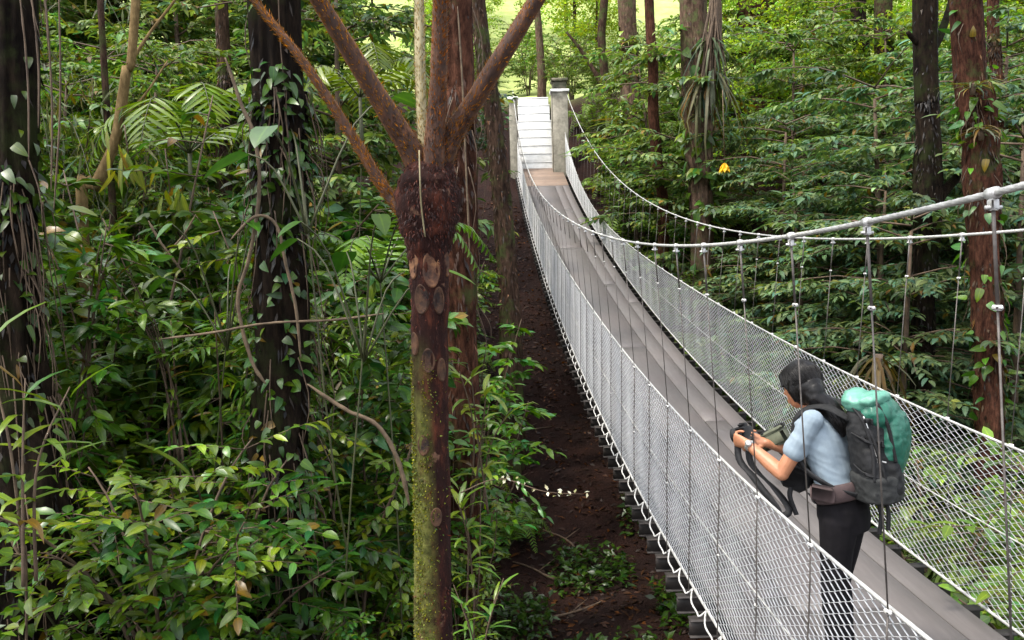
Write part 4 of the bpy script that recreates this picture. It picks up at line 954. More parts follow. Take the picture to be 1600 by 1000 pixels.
for k_, (x_, y_) in enumerate(((-8.5, 6.0), (-11.5, 9.5), (-13, 13.5))):  # out-of-frame trees added so their crowns throw shade on the thicket
    q_ = Vector((x_, y_, 3)); b_ = Vector((x_, y_, G(x_, y_))); t = empty('rainforest_tree', b_, 'tall tree just outside the left edge whose crown shades the thicket', 'tree', 'shade trees outside the left edge')
    mb = MB(); mb.add(*tube(spline([(0, 0, -.4), (.1, .05, 5), (.2, 0, 11.5)], 16), [.22 - .009 * i for i in range(16)], 12, True, None, .25)); mb.build('trunk', B_brown, t)
    c = bpy.data.objects.new('crown', CRM[k_ % 2]); C.objects.link(c); c.parent = t; c.location = (.2, 0, 11.2); c.scale = (.8, .8, .8); c.rotation_euler = (0, 0, k_ * 1.3)
T['l16'] = trunk_tree('rainforest_tree', 'slim trunk among sunlit leaves above the bridge end, left of the stairs', [(838, -10), (842, 50), (846, 120)], 34.0, [10, 11, 12], B_pale, 13, 0, .8, n=10)
T['l17'] = trunk_tree('rainforest_tree', 'slim dark trunk rising behind the stair pillar', [(945, -10), (940, 60), (950, 160)], 31.0, [12, 12, 13], B_brown, 13, 1, .8, n=10)
def fibres(key, n, zlo, L0, L1, col):
    t, S, rad = T[key]; p = Plant(); o = t.location
    idx = [k for k in range(2, len(S) - 1) if S[k].z > zlo]
    mb = MB()
    for q in range(n):
        k = idx[int(rng.integers(0, len(idx)))]; a = rng.uniform(0, 6.28); d = Vector((math.cos(a), math.sin(a), 0)); s0 = S[k] + d * rad[k] * rng.uniform(.98, 1.25); ln = rng.uniform(L0, L1)
        e = s0 + d * rng.uniform(-.01, .12) - Vector((0, 0, ln)); m_ = s0.lerp(e, .5) + d * rng.uniform(-.01, .06) + Vector((rng.normal(0, .03), 0, 0))
        mb.add(*tube([p_ - o for p_ in spline([s0, m_, e], 6)], [.0045, .005, .004, .0035, .0025, .001], 4))
    mb.build('hanging_fibre', M[col], t)['kind'] = 'stuff'
fibres('left', 260, -2, .3, 1.1, 'twig'); fibres('mid', 160, -2, .25, .8, 'twig'); fibres('r11', 60, -1.5, .15, .45, 'twig'); fibres('behind', 40, -2, .2, .6, 'twig')
def part_limb(key, pp, y, w, bark, name='limb'):
    t = T[key][0]; P = spline([U(a, b, y + d) for a, b, d in pp], 10); mb = MB(); mb.add(*tube([p - t.location for p in P], [w * .5 * y / F_PX * (1 - .06 * i) for i in range(10)], 8, True, None, .2)); mb.build(name, bark, t)
part_limb('r10', [(1449, 75, 0), (1432, 66, -.05), (1418, 50, -.1)], 11.5, 13, B_dark, 'branch_stub')
part_limb('r10', [(1447, 345, 0), (1475, 300, .1), (1500, 272, .2), (1530, 240, .5)], 11.5, 20, B_dark)
part_limb('r10', [(1449, 90, 0), (1475, 40, .2), (1490, -20, .4)], 11.5, 16, B_dark)
part_limb('yel', [(196, 110, 0), (235, 50, .2), (270, 5, .3), (300, -40, .4)], 8.2, 6, B_yel)
part_limb('yel', [(186, 190, 0), (225, 150, .1), (262, 95, .2)], 8.2, 5, B_yel)
part_limb('l17', [(950, 150, 0), (925, 105, .1), (905, 75, .2), (885, 50, .3)], 31.0, 8, B_brown)
# ------------------------------------------------------------------ plants that stand out
def at(px, py, y): return U(px, py, y)
def stand(px, py, y, h):
    """plant whose top shows at the pixel: base on the ground below; returns base and scale for a plant of height h"""
    p = U(px, py, y); g = G(p.x, p.y); return Vector((p.x, p.y, g)), max(p.z - g, .3) / h
def lone(proto, name, px, py, y, h, label, cat, leafm='leaf', woodm='twig', sc=1.0, **k):
    """plant whose crown top shows at the pixel; a thin bent stem carries it up from the ground"""
    p = U(px, py, y); g = G(p.x, p.y); z0 = max(p.z - h * sc, g); b = Vector((p.x, p.y, z0))
    if z0 > g + .1:
        dz = (z0 - g + .2) / sc; q = rng.normal(0, .3, 2)
        proto.w.add(*tube(spline([(q[0], q[1], -dz), (q[0] * .3 - .05, q[1] * .6, -dz * .5), (0, 0, 0), (0, 0, .08)], 12), [.0075 - .0003 * i for i in range(12)], 6))
    return put(proto, name, b, label, cat, None, rng.uniform(0, 6.28), sc, leafm, woodm, **k)
lone(lance_plant(4, 1.2, .30, .032, LG, 13), 'lance_leaved_plant', 118, 345, 5.6, 1.2, 'upright plant with arching narrow leaves at left, below the yellow-brown leaning trunk', 'plant', sc=1.0)
lone(lance_plant(5, 1.2, .30, .036, LG, 12), 'lance_leaved_plant', 265, 425, 5.8, 1.2, 'pale arching narrow-leaved plant between the huge left trunk and the climber-wrapped trunk', 'plant', sc=1.0)
lone(lance_plant(3, 1.2, .34, .045, LG, 9), 'lance_leaved_plant', 12, 480, 3.9, 1.2, 'long narrow leaves poking in front of the huge left trunk', 'plant', sc=1.0)
lone(lance_plant(4, 1.0, .26, .05, YG, 9), 'lance_leaved_plant', 745, 580, 6.4, 1.0, 'yellow-green narrow-leaved plant just right of the fern trunk', 'plant', sc=1.0)
lone(lance_plant(3, 1.0, .26, .045, LG, 8), 'lance_leaved_plant', 735, 760, 5.6, 1.0, 'bright spiky plant low down right of the fern trunk', 'plant', sc=.8)
lone(lance_plant(4, 1.0, .24, .03, LG, 8), 'lance_leaved_plant', 745, 905, 4.6, 1.0, 'fan of narrow leaves at the foot of the fern trunk, right side', 'plant', sc=.7)
lone(palm(7, 1.1, .5, (.13, .18, .03)), 'palm', 292, 170, 8.8, .95, 'yellow-green feathery palm crown in the light at upper left', 'palm', woodm='stem', fol='frond', wood='stalk', sc=1.0)
lone(palm(6, .9, .5, (.13, .18, .03)), 'palm', 560, 90, 10, .95, 'small bright feathery palm left of the tree fern stalks', 'palm', woodm='stem', fol='frond', wood='stalk', sc=1.0)
lone(bigleaf(4, .8, .32, .25, (.062, .12, .03)), 'heart_leaved_plant', 470, 130, 5.2, .8, 'big pale heart-shaped leaves beside the climber-wrapped trunk', 'plant', 'leaf', 'stem', sc=1.0)
lone(bigleaf(5, .8, .26, .17, MG), 'heart_leaved_plant', 345, 350, 5.5, .8, 'broad grey-green drooping leaves in the shade left of the climber-wrapped trunk', 'plant', 'leaf', 'stem', sc=.9)
lone(bigleaf(6, .8, .26, .17, DG), 'heart_leaved_plant', 560, 350, 5.0, .8, 'dark broad leaves hanging just left of the tree fern head', 'plant', 'leaf', 'stem', sc=.9)
lone(bigleaf(6, .8, .28, .12, LG), 'broad_leaved_plant', 130, 850, 4.9, .8, 'bright green paddle-shaped leaves at the foot of the huge left trunk', 'plant', 'leaf', 'stem', sc=1.0)
lone(fern(9, .8, LG), 'fern', 590, 330, 6.0, .5, 'small green fern behind the dark leaves left of the tree fern head', 'fern', woodm='stem', fol='frond', wood='stalk', sc=1.0)
lone(shrub(1.6, .7, 8, 8, 8, .13, .06, (.034, .07, .026), 'oval', .3), 'shrub', 728, 115, 17, 1.6, 'dark small-leaved shrub left of the left stair pillar', 'shrub', sc=1.2)
lone(shrub(1.6, .7, 8, 8, 8, .13, .06, (.034, .07, .026), 'oval', .3), 'shrub', 757, 150, 24, 1.6, 'dark leafy shrub close in front of the left stair pillar', 'shrub', sc=1.25)
# hanging yellow leaves
p = Plant(); n = 16
leaves(p.l, jit(n, .10), np.concatenate([rng.normal(0, .35, (n, 2)), -np.ones((n, 1))], 1), (0, -1, .3) + jit(n, .3), rng.uniform(.2, .34, n), rng.uniform(.03, .05, n), 'lance', .15, .2, vary(n, (.15, .16, .03), .25, .2, .1)); p.w.add(*tube([(0, 0, .25), (.02, 0, 0)], .006, 5))
put(p, 'drooping_leaf_spray', U(197, 240, 7.6), 'bunch of drooping yellow leaves hanging by the leaning trunk', 'leaf spray', leafm='leaf_matte')
p = Plant(); n = 9
leaves(p.l, jit(n, .05), np.concatenate([rng.normal(0, .3, (n, 2)), -np.ones((n, 1))], 1), (0, -1, .3) + jit(n, .3), rng.uniform(.2, .3, n), rng.uniform(.04, .055, n), 'lance', .15, .2, vary(n, (.20, .22, .04), .12, .1, 0)); p.w.add(*tube([(0, 0, .35), (.02, 0, 0)], .006, 5))
put(p, 'drooping_leaf_spray', U(262, 300, 7.0), 'single small tuft of yellow drooping leaves below the feathery palm', 'leaf spray', leafm='leaf_matte')
# white blossom branch right of the fern trunk
bt = empty('flowering_branch', U(720, 770, 5.2), 'thin branch with small white blossoms reaching right from the fern trunk', 'branch')
o0 = bt.location; P = spline([U(720, 770, 5.2), U(780, 748, 5.1), U(850, 768, 5.0), U(912, 772, 5.0)], 14)
mb = MB(); mb.add(*tube([p - o0 for p in P], [.005 - .0003 * i for i in range(14)], 5)); mb.build('twig', M['twig'], bt)
p = Plant(); n = 26; idx = rng.integers(5, 14, n); leaves(p.l, np.array([P[i] - o0 for i in idx]) + jit(n, .012), rng.normal(0, 1, (n, 3)) + [0, 0, .4], (0, 0, 1) + jit(n, .4), .035, .022, 'simple', .2, .2, vary(n, (.62, .60, .50), .1, .03, 0))
p.l.build('blossom', M['leaf_matte'], bt, True, True)['kind'] = 'stuff'
p = Plant(); twig_leaves(p, P[3] - o0, (.4, 0, .3), .35, 9, .10, .035, LG); twig_leaves(p, P[6] - o0, (.5, 0, -.5), .25, 7, .09, .03, MG); p.l.build('foliage', M['leaf'], bt, True, True)
# orange-yellow flower hanging before the bromeliad trunk
ft = empty('hanging_flower', U(1132, 262, 17.5), 'orange-yellow flower hanging on a thread right of the bromeliad trunk', 'flower'); o0 = ft.location
mb = MB(); mb.add(*tube([Vector((0, 0, .12)), U(1129, 140, 17.5) - o0], .008, 5)); mb.build('thread', M['vine'], ft)
p = Plant(); n = 7; a = np.arange(n) * 6.28 / n
leaves(p.l, np.zeros((n, 3)) + [0, 0, .1], np.stack([np.cos(a) * .5, np.sin(a) * .5, -np.ones(n)], -1), np.stack([np.cos(a), np.sin(a), np.full(n, .5)], -1), .24, .12, 'oval', -.1, .2, vary(n, (.75, .42, .05), .1, .05, 0)); p.l.build('petal', M['leaf_matte'], ft, True, True)['kind'] = 'stuff'
# epiphytes on trunks
def epi(px, py, y, label, sc=1.0, **k):
    t = put(rosette(**k), 'bromeliad', U(px, py, y), label, 'epiphyte', None, rng.uniform(0, 6), sc, 'leaf_matte', 'twig', wood='root'); return t
epi(1108, 62, 18.5, 'upper grey-green bromeliad of the clump on the thick brown trunk', 1.0, n=40, Lf=.6, Wf=.055, col=(.06, .075, .035), up=.1, droop=1.6)
epi(1112, 112, 18.4, 'large pale bromeliad with hanging straps, middle of the clump on the thick brown trunk', 1.15, n=46, Lf=.7, Wf=.055, col=(.10, .11, .06), up=-.2, droop=1.8)
epi(1092, 140, 18.5, 'lowest bromeliad of the clump on the thick brown trunk', 1.0, n=30, Lf=.6, Wf=.05, col=(.085, .095, .05), up=-.3, droop=1.8)
epi(982, 195, 26.6, 'tuft of strap leaves on the pale trunk beside the stair pillar', 2.0, n=34, Lf=.6, Wf=.05, col=(.12, .14, .05))
epi(978, 70, 26.6, 'small epiphyte high on the pale trunk beside the stair pillar', 1.5, n=24, Lf=.5, Wf=.05, col=(.10, .13, .05))
epi(1520, 135, 9.2, 'tuft of strappy leaves high on the thick reddish right-hand trunk', .75, n=26, Lf=.45, Wf=.03, col=(.12, .13, .06))
epi(1533, 205, 9.2, 'lower pale epiphyte halfway up the thick reddish right-hand trunk', .8, n=26, Lf=.4, Wf=.035, col=(.15, .14, .08))
epi(1448, 320, 11.2, 'mossy epiphyte at the fork of the dark straight trunk', .8, n=22, Lf=.4, Wf=.03, col=(.09, .10, .03))
epi(1372, 560, 8.2, 'browned hanging bromeliad beyond the right-hand mesh', 1.0, n=26, Lf=.40, Wf=.04, col=(.075, .055, .022), up=-.2, droop=1.7)
# hanging dark root mass over the bromeliad clump
hb = empty('hanging_root_mass', U(1112, 40, 18.3), 'dark dangling root mass above the bromeliads on the thick brown trunk', 'roots'); o0 = hb.location
mb = MB()
for k in range(26):
    a = U(1118 + rng.normal(0, 4), -20, 18.3); e = U(1110 + rng.normal(0, 14), rng.uniform(70, 190), 18.3 + rng.normal(0, .1)); mb.add(*tube([q - o0 for q in spline([a, a.lerp(e, .5) + Vector((rng.normal(0, .06), 0, 0)), e], 7)], [.03 - .003 * i for i in range(7)], 5))
mb.build('root_bundle', M['twig'], hb)
# lianas
def liana(pts, y, w, label, m='vine', cat='vine'):
    P = spline([U(a, b, y + (c[0] if c else 0)) for a, b, *c in pts], 10 * len(pts)); o = P[-1].copy()
    mb = MB(); n_ = len(P); mb.add(*tube([p - o for p in P], [w * .5 * y / F_PX * (.35 + .65 * min(1, i / 6, (n_ - 1 - i) / 6)) for i in range(n_)], 7, True, None, .4)); t = mb.build('liana', M[m]); t.location = o; return tag(t, label, cat)
liana([(352, 90), (378, 165), (398, 215), (405, 300), (390, 400), (372, 470), (392, 560), (415, 600)], 5.25, 6, 'tan liana looping down in front of the climber-wrapped trunk')
liana([(360, 375), (400, 338), (432, 352), (446, 410), (462, 480), (470, 560)], 5.2, 5, 'pale liana arching from the drooping grey-green leaves over the dark trunk')
liana([(250, 530), (330, 520), (420, 505), (520, 500), (600, 490)], 5.2, 4, 'thin tan twig running level across the thicket')
liana([(480, 600), (540, 640), (590, 665), (622, 720), (640, 790)], 5.2, 7, 'brown bent branch leading down to the fern trunk')
liana([(400, 560), (425, 590), (450, 610), (470, 680)], 5.6, 6, 'pale crooked stick beside the dark trunk')
liana([(290, 430), (252, 380), (232, 345)], 6.2, 4, 'thin forked twig over the dark hollow at left')
liana([(252, 405), (285, 370), (306, 335)], 6.2, 3, 'second slender twig crossing the dark hollow at left')
liana([(10, 830), (35, 880), (42, 920), (60, 965)], 4.6, 5, 'pale rootlet winding down the base of the huge left trunk')
liana([(715, 10), (722, 120), (728, 260), (734, 400)], 7.0, 3, 'thin straight vine hanging down the reddish trunk behind the tree fern')
for k, (x0, x1, yb) in enumerate(((30, 45, 250), (70, 80, 300), (48, 60, 200), (92, 84, 330))):
    liana([(x0, -20), ((x0 + x1) / 2 + 6, yb * .5), (x1, yb)], 4.75, 3, ['brown aerial root hanging closest to the huge left trunk', 'brown aerial root, third from the left edge, dangling before the bamboo', 'brown aerial root, second from the left edge, the shortest of the four', 'longest of the four brown aerial roots at the upper left corner'][k], 'twig', 'root')
# sticks lying on the bare soil
for k, (x, y, a, ln) in enumerate(((.35, 8.2, .5, 1.1), (.6, 10.2, 2.2, .8), (-.1, 11.5, 1.2, 1.3), (.9, 7.1, 2.8, .7), (.1, 13.5, .3, 1.0), (.75, 9.1, 1.0, .6), (.3, 9.4, 2.6, .9))):
    P = [Vector((x + math.cos(a) * ln * t + .05 * math.sin(t * 6 + k), y + math.sin(a) * ln * t, 0)) for t in np.linspace(-.5, .5, 9)]; o = Vector((x, y, G(x, y)))
    P = [Vector((p.x, p.y, G(p.x, p.y) + .015)) - o for p in P]; mb = MB(); mb.add(*tube(P, [.006 + .012 * (1 - abs(i - 3) / 6) for i in range(9)], 6, True, None, .4)); mb.add(*tube([P[5], P[5] + Vector((.12, .1, .05)), P[5] + Vector((.2, .22, .06))], [.008, .006, .003], 5))
    t = mb.build('fallen_stick', M['twig']); t.location = o; tag(t, 'bare brown stick lying on the dark soil left of the bridge', 'stick', 'sticks on the bare soil')
# climber on the dark trunk
for key, n, label, col in (('mid', 1700, 'dark glossy climber clothing the trunk left of the tree fern', DG), ('left', 520, 'sparse climber leaves on the huge left trunk', DG), ('r7', 500, 'leafy climber on the thick brown bromeliad trunk', MG), ('r5', 500, 'leafy climber on the pale trunk beside the stair pillar', LG), ('r11', 260, 'scattered climber leaves on the thick reddish right-hand trunk', MG)):
    t, S, rad = T[key]; p = Plant(); i = rng.integers(3, len(S) - 1, n); a = rng.uniform(0, 6.28, n); d = np.stack([np.cos(a), np.sin(a), np.zeros(n)], -1)
    big = .62 if key in ('mid', 'left') else 1.0 if t.location.y < 12 else 2.0
    pts = np.array([S[k] - t.location for k in i]) + d * (np.array([rad[k] for k in i]) * rng.uniform(.95, 1.5, n))[:, None] + np.stack([0 * a, 0 * a, rng.uniform(-.17, .17, n)], -1)
    if key in ('r7', 'r5'): keep = (pts[:, 2] < 7.0) & (np.sin(i * .9) > -.3); pts, d, n = pts[keep], d[keep], int(keep.sum())
    if key == 'mid': keep = (rng.random(n) < .75); pts, d, n = pts[keep], d[keep], int(keep.sum())
    leaves(p.l, pts, d * .7 + jit(n, .4) - [0, 0, .5], d + [0, 0, .6] + jit(n, .3), rng.uniform(.08, .2, n) * big, rng.uniform(.045, .10, n) * big, 'heart', .25, .15, vary(n, col, .3))
    put(p, 'climbing_plant', t.location.copy(), label, 'climber')

# ------------------------------------------------------------------ the mass of the forest, plant by plant
protos = {}
def first(key, proto, name, leafm='leaf', woodm='twig', **k):
    protos[key] = [put(proto, name, (0, 0, 0), '', 'plant', None, 0, 1, leafm, woodm, **k), False]
first('s_small', shrub(1.6, .85, 12, 13, 11, .095, .040, MG), 'shrub')
first('s_mid', shrub(1.8, .95, 11, 10, 9, .15, .058, DG), 'shrub')
first('s_big', shrub(1.7, .85, 9, 8, 7, .21, .085, MG, 'oval', .35), 'shrub')
first('s_light', shrub(1.6, .8, 11, 11, 10, .11, .046, LG), 'shrub')
first('s_lance', shrub(1.8, .9, 11, 10, 10, .19, .036, MG, 'lance', .4), 'shrub')
first('sap_a', sapling(3.4, 3, 26, 9, .17, .066, MG), 'sapling')
first('sap_b', sapling(3.8, 3, 26, 8, .22, .088, (.058, .105, .026), 'oval', .4), 'sapling')
first('sap_c', sapling(3.2, 4, 24, 10, .17, .034, LG, 'lance', .45), 'sapling')
first('sap_d', sapling(3.6, 3, 34, 11, .11, .046, LG), 'sapling')
first('lay_a', layered(4.2, 1.9, 8, 7, .15, .062, (.12, .17, .065)), 'understory_tree', 'leaf_matte', 'twig', fol='crown', wood='trunk')
first('lay_b', layered(5.0, 2.1, 9, 7, .16, .060, (.10, .15, .074)), 'understory_tree', 'leaf_matte', 'twig', fol='crown', wood='trunk')
first('lay_c', layered(4.2, 1.7, 8, 7, .15, .058, (.135, .19, .052)), 'understory_tree', 'leaf_matte', 'twig', fol='crown', wood='trunk')
first('lance', lance_plant(6, 1.2, .32, .034, LG, 12), 'lance_leaved_plant')
first('fern', fern(11, .95, LG), 'fern', 'leaf_matte', 'stem', fol='frond', wood='stalk')
first('fernpale', fern(12, 1.1, (.13, .19, .06), 30, .2, .036), 'fern', 'leaf_matte', 'stem', fol='frond', wood='stalk')
first('big', bigleaf(10, .8, .32, .20, MG), 'broad_leaved_plant', 'leaf', 'stem')
first('weep', weeping(), 'bamboo', 'leaf_matte', 'stem', wood='cane')
pc, cc_ = crown(2.0, 2.0, 2.6, 60, 80, .17, .08, LG, .6)
def with_trunk(p, h, r=.09):
    p.w.add(*tube(spline([(0, 0, -h - .4), (.1, .05, -h * .5), (0, 0, 1.2)], 12), [r * (1.2 - .06 * i) for i in range(12)], 8)); return p
first('far_a', with_trunk(pc, 5.0), 'tree', 'leaf_far', B_pale, fol='crown', wood='trunk')
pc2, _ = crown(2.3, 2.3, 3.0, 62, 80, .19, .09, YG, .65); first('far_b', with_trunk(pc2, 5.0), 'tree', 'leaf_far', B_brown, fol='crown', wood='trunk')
pc3, _ = crown(2.2, 2.2, 3.2, 66, 80, .17, .08, MG, .62); first('far_c', with_trunk(pc3, 5.0), 'tree', 'leaf_far', B_brown, fol='crown', wood='trunk')
def place(key, x, y, sc, label, group, cat=None, dz=0, z=None):
    if label is None: return
    src, used = protos[key]; loc = Vector((x, y, (G(x, y) if z is None else z) + dz)); rz = rng.uniform(0, 6.28)
    s3 = (sc * rng.uniform(.9, 1.1), sc * rng.uniform(.9, 1.1), sc)
    if not used:
        src.location = loc; src.scale = s3; src.rotation_euler = (0, 0, rz); protos[key][1] = True; src['label'] = label; src['group'] = group
        if cat: src['category'] = cat
        return src
    o = copy_thing(src, loc, rz, s3, label, group)
    if cat: o['category'] = cat
    return o
placed = {}
def far_enough(x, y, d, lay):
    for a, b, r in placed.setdefault(lay, []):
        if (a - x) ** 2 + (b - y) ** 2 < (d * .5 + r * .5) ** 2: return False
    return True
def scatter(key, n, xr, yr, scr, label, group, cat=None, gap=.5, keep=None, ext=1.0, dz=0):
    k = 0; tries = 0
    while k < n and tries < n * 60:
        tries += 1; y = rng.uniform(*yr)
        if callable(xr): lo, hi = xr(y)
        else: lo, hi = xr
        if hi <= lo: continue
        x = rng.uniform(lo, hi); s = rng.uniform(*scr)
        if keep and not keep(x, y): continue
        lay = key[:3]
        if not far_enough(x, y, gap, lay): continue
        px = 800 + F_PX * x / y
        if y < 5.7 and px < 125 and key[0] != 'b': continue
        if y < 5.95 and 350 < px < 530 and y > 4.0 and rng.random() < .93: continue
        if y < 7.8 and 690 < px < 750 and x < 0 and rng.random() < .8: continue
        placed[lay].append((x, y, gap)); place(key, x, y, s, label, group, cat, dz); k += 1
LX = lambda a, b: (lambda y: (-.64 * y - 1.5, -.03 * y + a))
RX_ = lambda a: (lambda y: (2.03 - .033 * y + a, .66 * y + 1.5))
def zone(y): return 'front' if y < 8 else 'mid'
# left thicket, front to back
W = 'in the thicket left of the bridge'
scatter('s_small', 28, LX(-1.0, 0), (4.3, 9), (.5, .95), 'small-leaved green shrub among the front rows of the left thicket', 'small-leaved shrubs at the front left', 'shrub', .55)
scatter('s_mid', 12, LX(-1.3, 0), (4.6, 9), (.55, .95), 'dark glossy shrub among the front rows of the left thicket', 'dark glossy shrubs at the front left', 'shrub', .6)
scatter('s_big', 11, LX(-1.3, 0), (5, 10), (.7, 1.1), 'large-leaved shrub with drooping blades in the left thicket', 'large-leaved shrubs in the left thicket', 'shrub', .7)
scatter('s_light', 20, LX(-1.0, 0), (4.5, 12), (.7, 1.1), 'light green shrub in the left thicket', 'light green shrubs in the left thicket', 'shrub', .7)
scatter('s_lance', 8, LX(-1.2, 0), (5.5, 12), (.7, 1.15), 'shrub with long willow-like leaves in the left thicket', 'willow-leaved shrubs in the left thicket', 'shrub', .7)
scatter('big', 8, LX(-1.2, 0), (5.6, 9), (.6, .95), 'broad heart-leaved plant low in the left thicket', 'heart-leaved plants low in the left thicket', 'plant', .5)
scatter('fern', 10, LX(-1.0, 0), (4.6, 11), (.7, 1.2), 'green fern low in the left thicket', 'ferns low in the left thicket', 'fern', .5)
scatter('lance', 7, LX(-1.2, 0), (5, 9), (.9, 1.5), 'narrow-leaved plant standing among the left shrubs', 'narrow-leaved plants among the left shrubs', 'plant', .5)
scatter('sap_a', 20, LX(-1.0, 0), (5.6, 13), (.75, 1.3), 'leafy green sapling in the left thicket', 'leafy saplings in the left thicket', 'sapling', .5)
scatter('sap_b', 17, LX(-1.0, 0), (5.6, 13), (.7, 1.25), 'large-leaved sapling with hanging blades in the left thicket', 'large-leaved saplings in the left thicket', 'sapling', .5)
scatter('sap_c', 9, LX(-.9, 0), (5.5, 12), (.7, 1.2), 'willow-leaved sapling with light green leaves in the left thicket', 'willow-leaved saplings in the left thicket', 'sapling', .5)
scatter('sap_d', 24, LX(-.9, 0), (6, 14), (.8, 1.35), 'fine-leaved light green sapling in the left thicket', 'fine-leaved saplings in the left thicket', 'sapling', .5)
scatter('s_mid', 16, LX(-1.8, 0), (9, 16), (1.3, 2.1), 'tall dark shrub at the back of the left thicket', 'tall dark shrubs at the back of the left thicket', 'shrub', 1.0)
scatter('s_big', 10, LX(-1.8, 0), (9, 15), (1.3, 2.0), 'tall large-leaved shrub at the back of the left thicket', 'tall large-leaved shrubs at the back left', 'shrub', 1.0)
scatter('lay_c', 8, LX(-2.2, 0), (9.5, 16), (.8, 1.3), 'light understory tree with layered sprays behind the left thicket', 'light layered trees behind the left thicket', 'tree', 1.6)
scatter('lay_a', 10, LX(-2.2, 0), (12, 22), (1.1, 1.9), 'green understory tree with level branches behind the left thicket', 'green layered trees behind the left thicket', 'tree', 1.8)
for x_, y_, s_ in ((-4.6, 8.9, 1.5), (-5.6, 9.8, 1.7), (-6.9, 11, 1.9)):
    place('weep', x_, y_, s_, 'fine drooping bamboo clump hanging over the upper left corner', 'bamboo clumps at the upper left', 'bamboo')
scatter('far_c', 11, LX(-4.5, 0), (17, 30), (.9, 1.4), 'dark green tree in the forest wall left of the stairs', 'forest wall trees left of the stairs', 'tree', 2.2, dz=4.4, keep=lambda x, y: not (y > 22 and x > -8))
scatter('far_a', 8, LX(-4.0, 0), (22, 36), (1.0, 1.5), 'bright green tree behind the forest wall left of the stairs', 'bright trees behind the left forest wall', 'tree', 2.4, dz=4.6, keep=lambda x, y: x < -7)
for px, py, y, sc, lb in ((758, 470, 9.6, .7, 'dark glossy sapling in the shade between the two trunks behind the tree fern'), (772, 585, 7.9, .5, 'leafy sapling leaning out over the soil strip beside the reddish trunk'), (762, 690, 6.6, .45, 'small leafy sapling at the near edge of the soil strip, below the white blossoms'), (745, 640, 7.0, .5, 'low leafy sapling filling the gap at the foot of the reddish trunk')):
    q = U(px, py, y); place('sap_d' if sc < .5 else 'sap_a', q.x - .25, y, max(.3, (q.z - G(q.x, y)) / 3.3), lb, 'saplings at the edge of the soil strip')
scatter('sap_b', 5, lambda y: (-.09 * y - .5, -.045 * y - .25), (8.5, 13), (.35, .55), 'large-leaved sapling at the shaded edge of the soil strip', 'large-leaved saplings by the soil strip', 'sapling', .5)
scatter('sap_a', 6, lambda y: (-.08 * y - .5, -.03 * y - .25), (13, 21), (.45, .7), 'leafy sapling by the bridge edge below the left pillar', 'leafy saplings below the left pillar', 'sapling', .6)
scatter('fern', 12, lambda y: (2.9, 5.5), (26, 30), (1.2, 1.7), 'fern on the earth bank right of the stair pillar', 'ferns on the bank right of the pillar', 'fern', .5)
scatter('s_light', 12, lambda y: (2.5, 6.5), (26.5, 31.5), (.6, .95), 'yellow-green shrub on the earth bank right of the stair pillar', 'shrubs on the bank right of the pillar', 'shrub', .7)
# dirt gully edge and bridge side
scatter('s_light', 14, lambda y: (-.065 * y - .75, -.03 * y - .15), (5, 16), (.35, .65), 'low light green shrub on the edge of the bare soil strip', 'low shrubs along the soil strip', 'shrub', .4)
scatter('fern', 16, lambda y: (-.07 * y - .5, -.03 * y + .25), (5.5, 18), (.35, .7), 'small fern on the edge of the bare soil strip', 'small ferns along the soil strip', 'fern', .4)
# right slope
scatter('lay_b', 12, lambda y: (5.0, .62 * y), (11, 19), (.95, 1.35), 'blue-green understory tree with tiers of leaves beyond the right-hand mesh', 'tiered understory trees on the right slope', 'tree', 1.5)
scatter('lay_a', 6, lambda y: (4.2, .66 * y + 1), (15, 24), (1.1, 1.7), 'green tiered tree higher on the right slope', 'green tiered trees higher on the right slope', 'tree', 1.8)
scatter('lay_c', 9, lambda y: (3.6, .66 * y + 1), (18, 30), (1.1, 1.5), 'light green tiered tree at the top of the right slope', 'light tiered trees at the top of the right slope', 'tree', 1.8)
scatter('fernpale', 30, lambda y: (4.6, .66 * y + 1.4), (4.8, 9), (1.1, 1.75), 'big pale fern behind the right-hand mesh', 'pale ferns behind the right-hand mesh', 'fern', .35, dz=.9)
scatter('s_light', 14, lambda y: (3.6, .66 * y + 1), (5, 9.5), (1.1, 1.6), 'light shrub just beyond the right-hand mesh', 'light shrubs just beyond the right-hand mesh', 'shrub', .7)
scatter('s_light', 12, lambda y: (4.5, .66 * y + 1), (9, 14), (.9, 1.5), 'light green shrub on the lower right slope', 'light green shrubs on the lower right slope', 'shrub', .8)
scatter('s_small', 12, lambda y: (3.0, .5 * y), (14, 26), (1.0, 1.6), 'small-leaved shrub at the foot of the trunks right of the stairs', 'small-leaved shrubs right of the stairs', 'shrub', .9)
scatter('fern', 12, lambda y: (3.3, 6.5), (15, 27), (1.2, 1.8), 'fern among the trunks right of the stairs', 'ferns among the trunks right of the stairs', 'fern', .8)
scatter('s_lance', 8, lambda y: (3.3, 7), (16, 27), (.9, 1.4), 'willow-leaved shrub among the trunks right of the stairs', 'willow-leaved shrubs right of the stairs', 'shrub', .9)
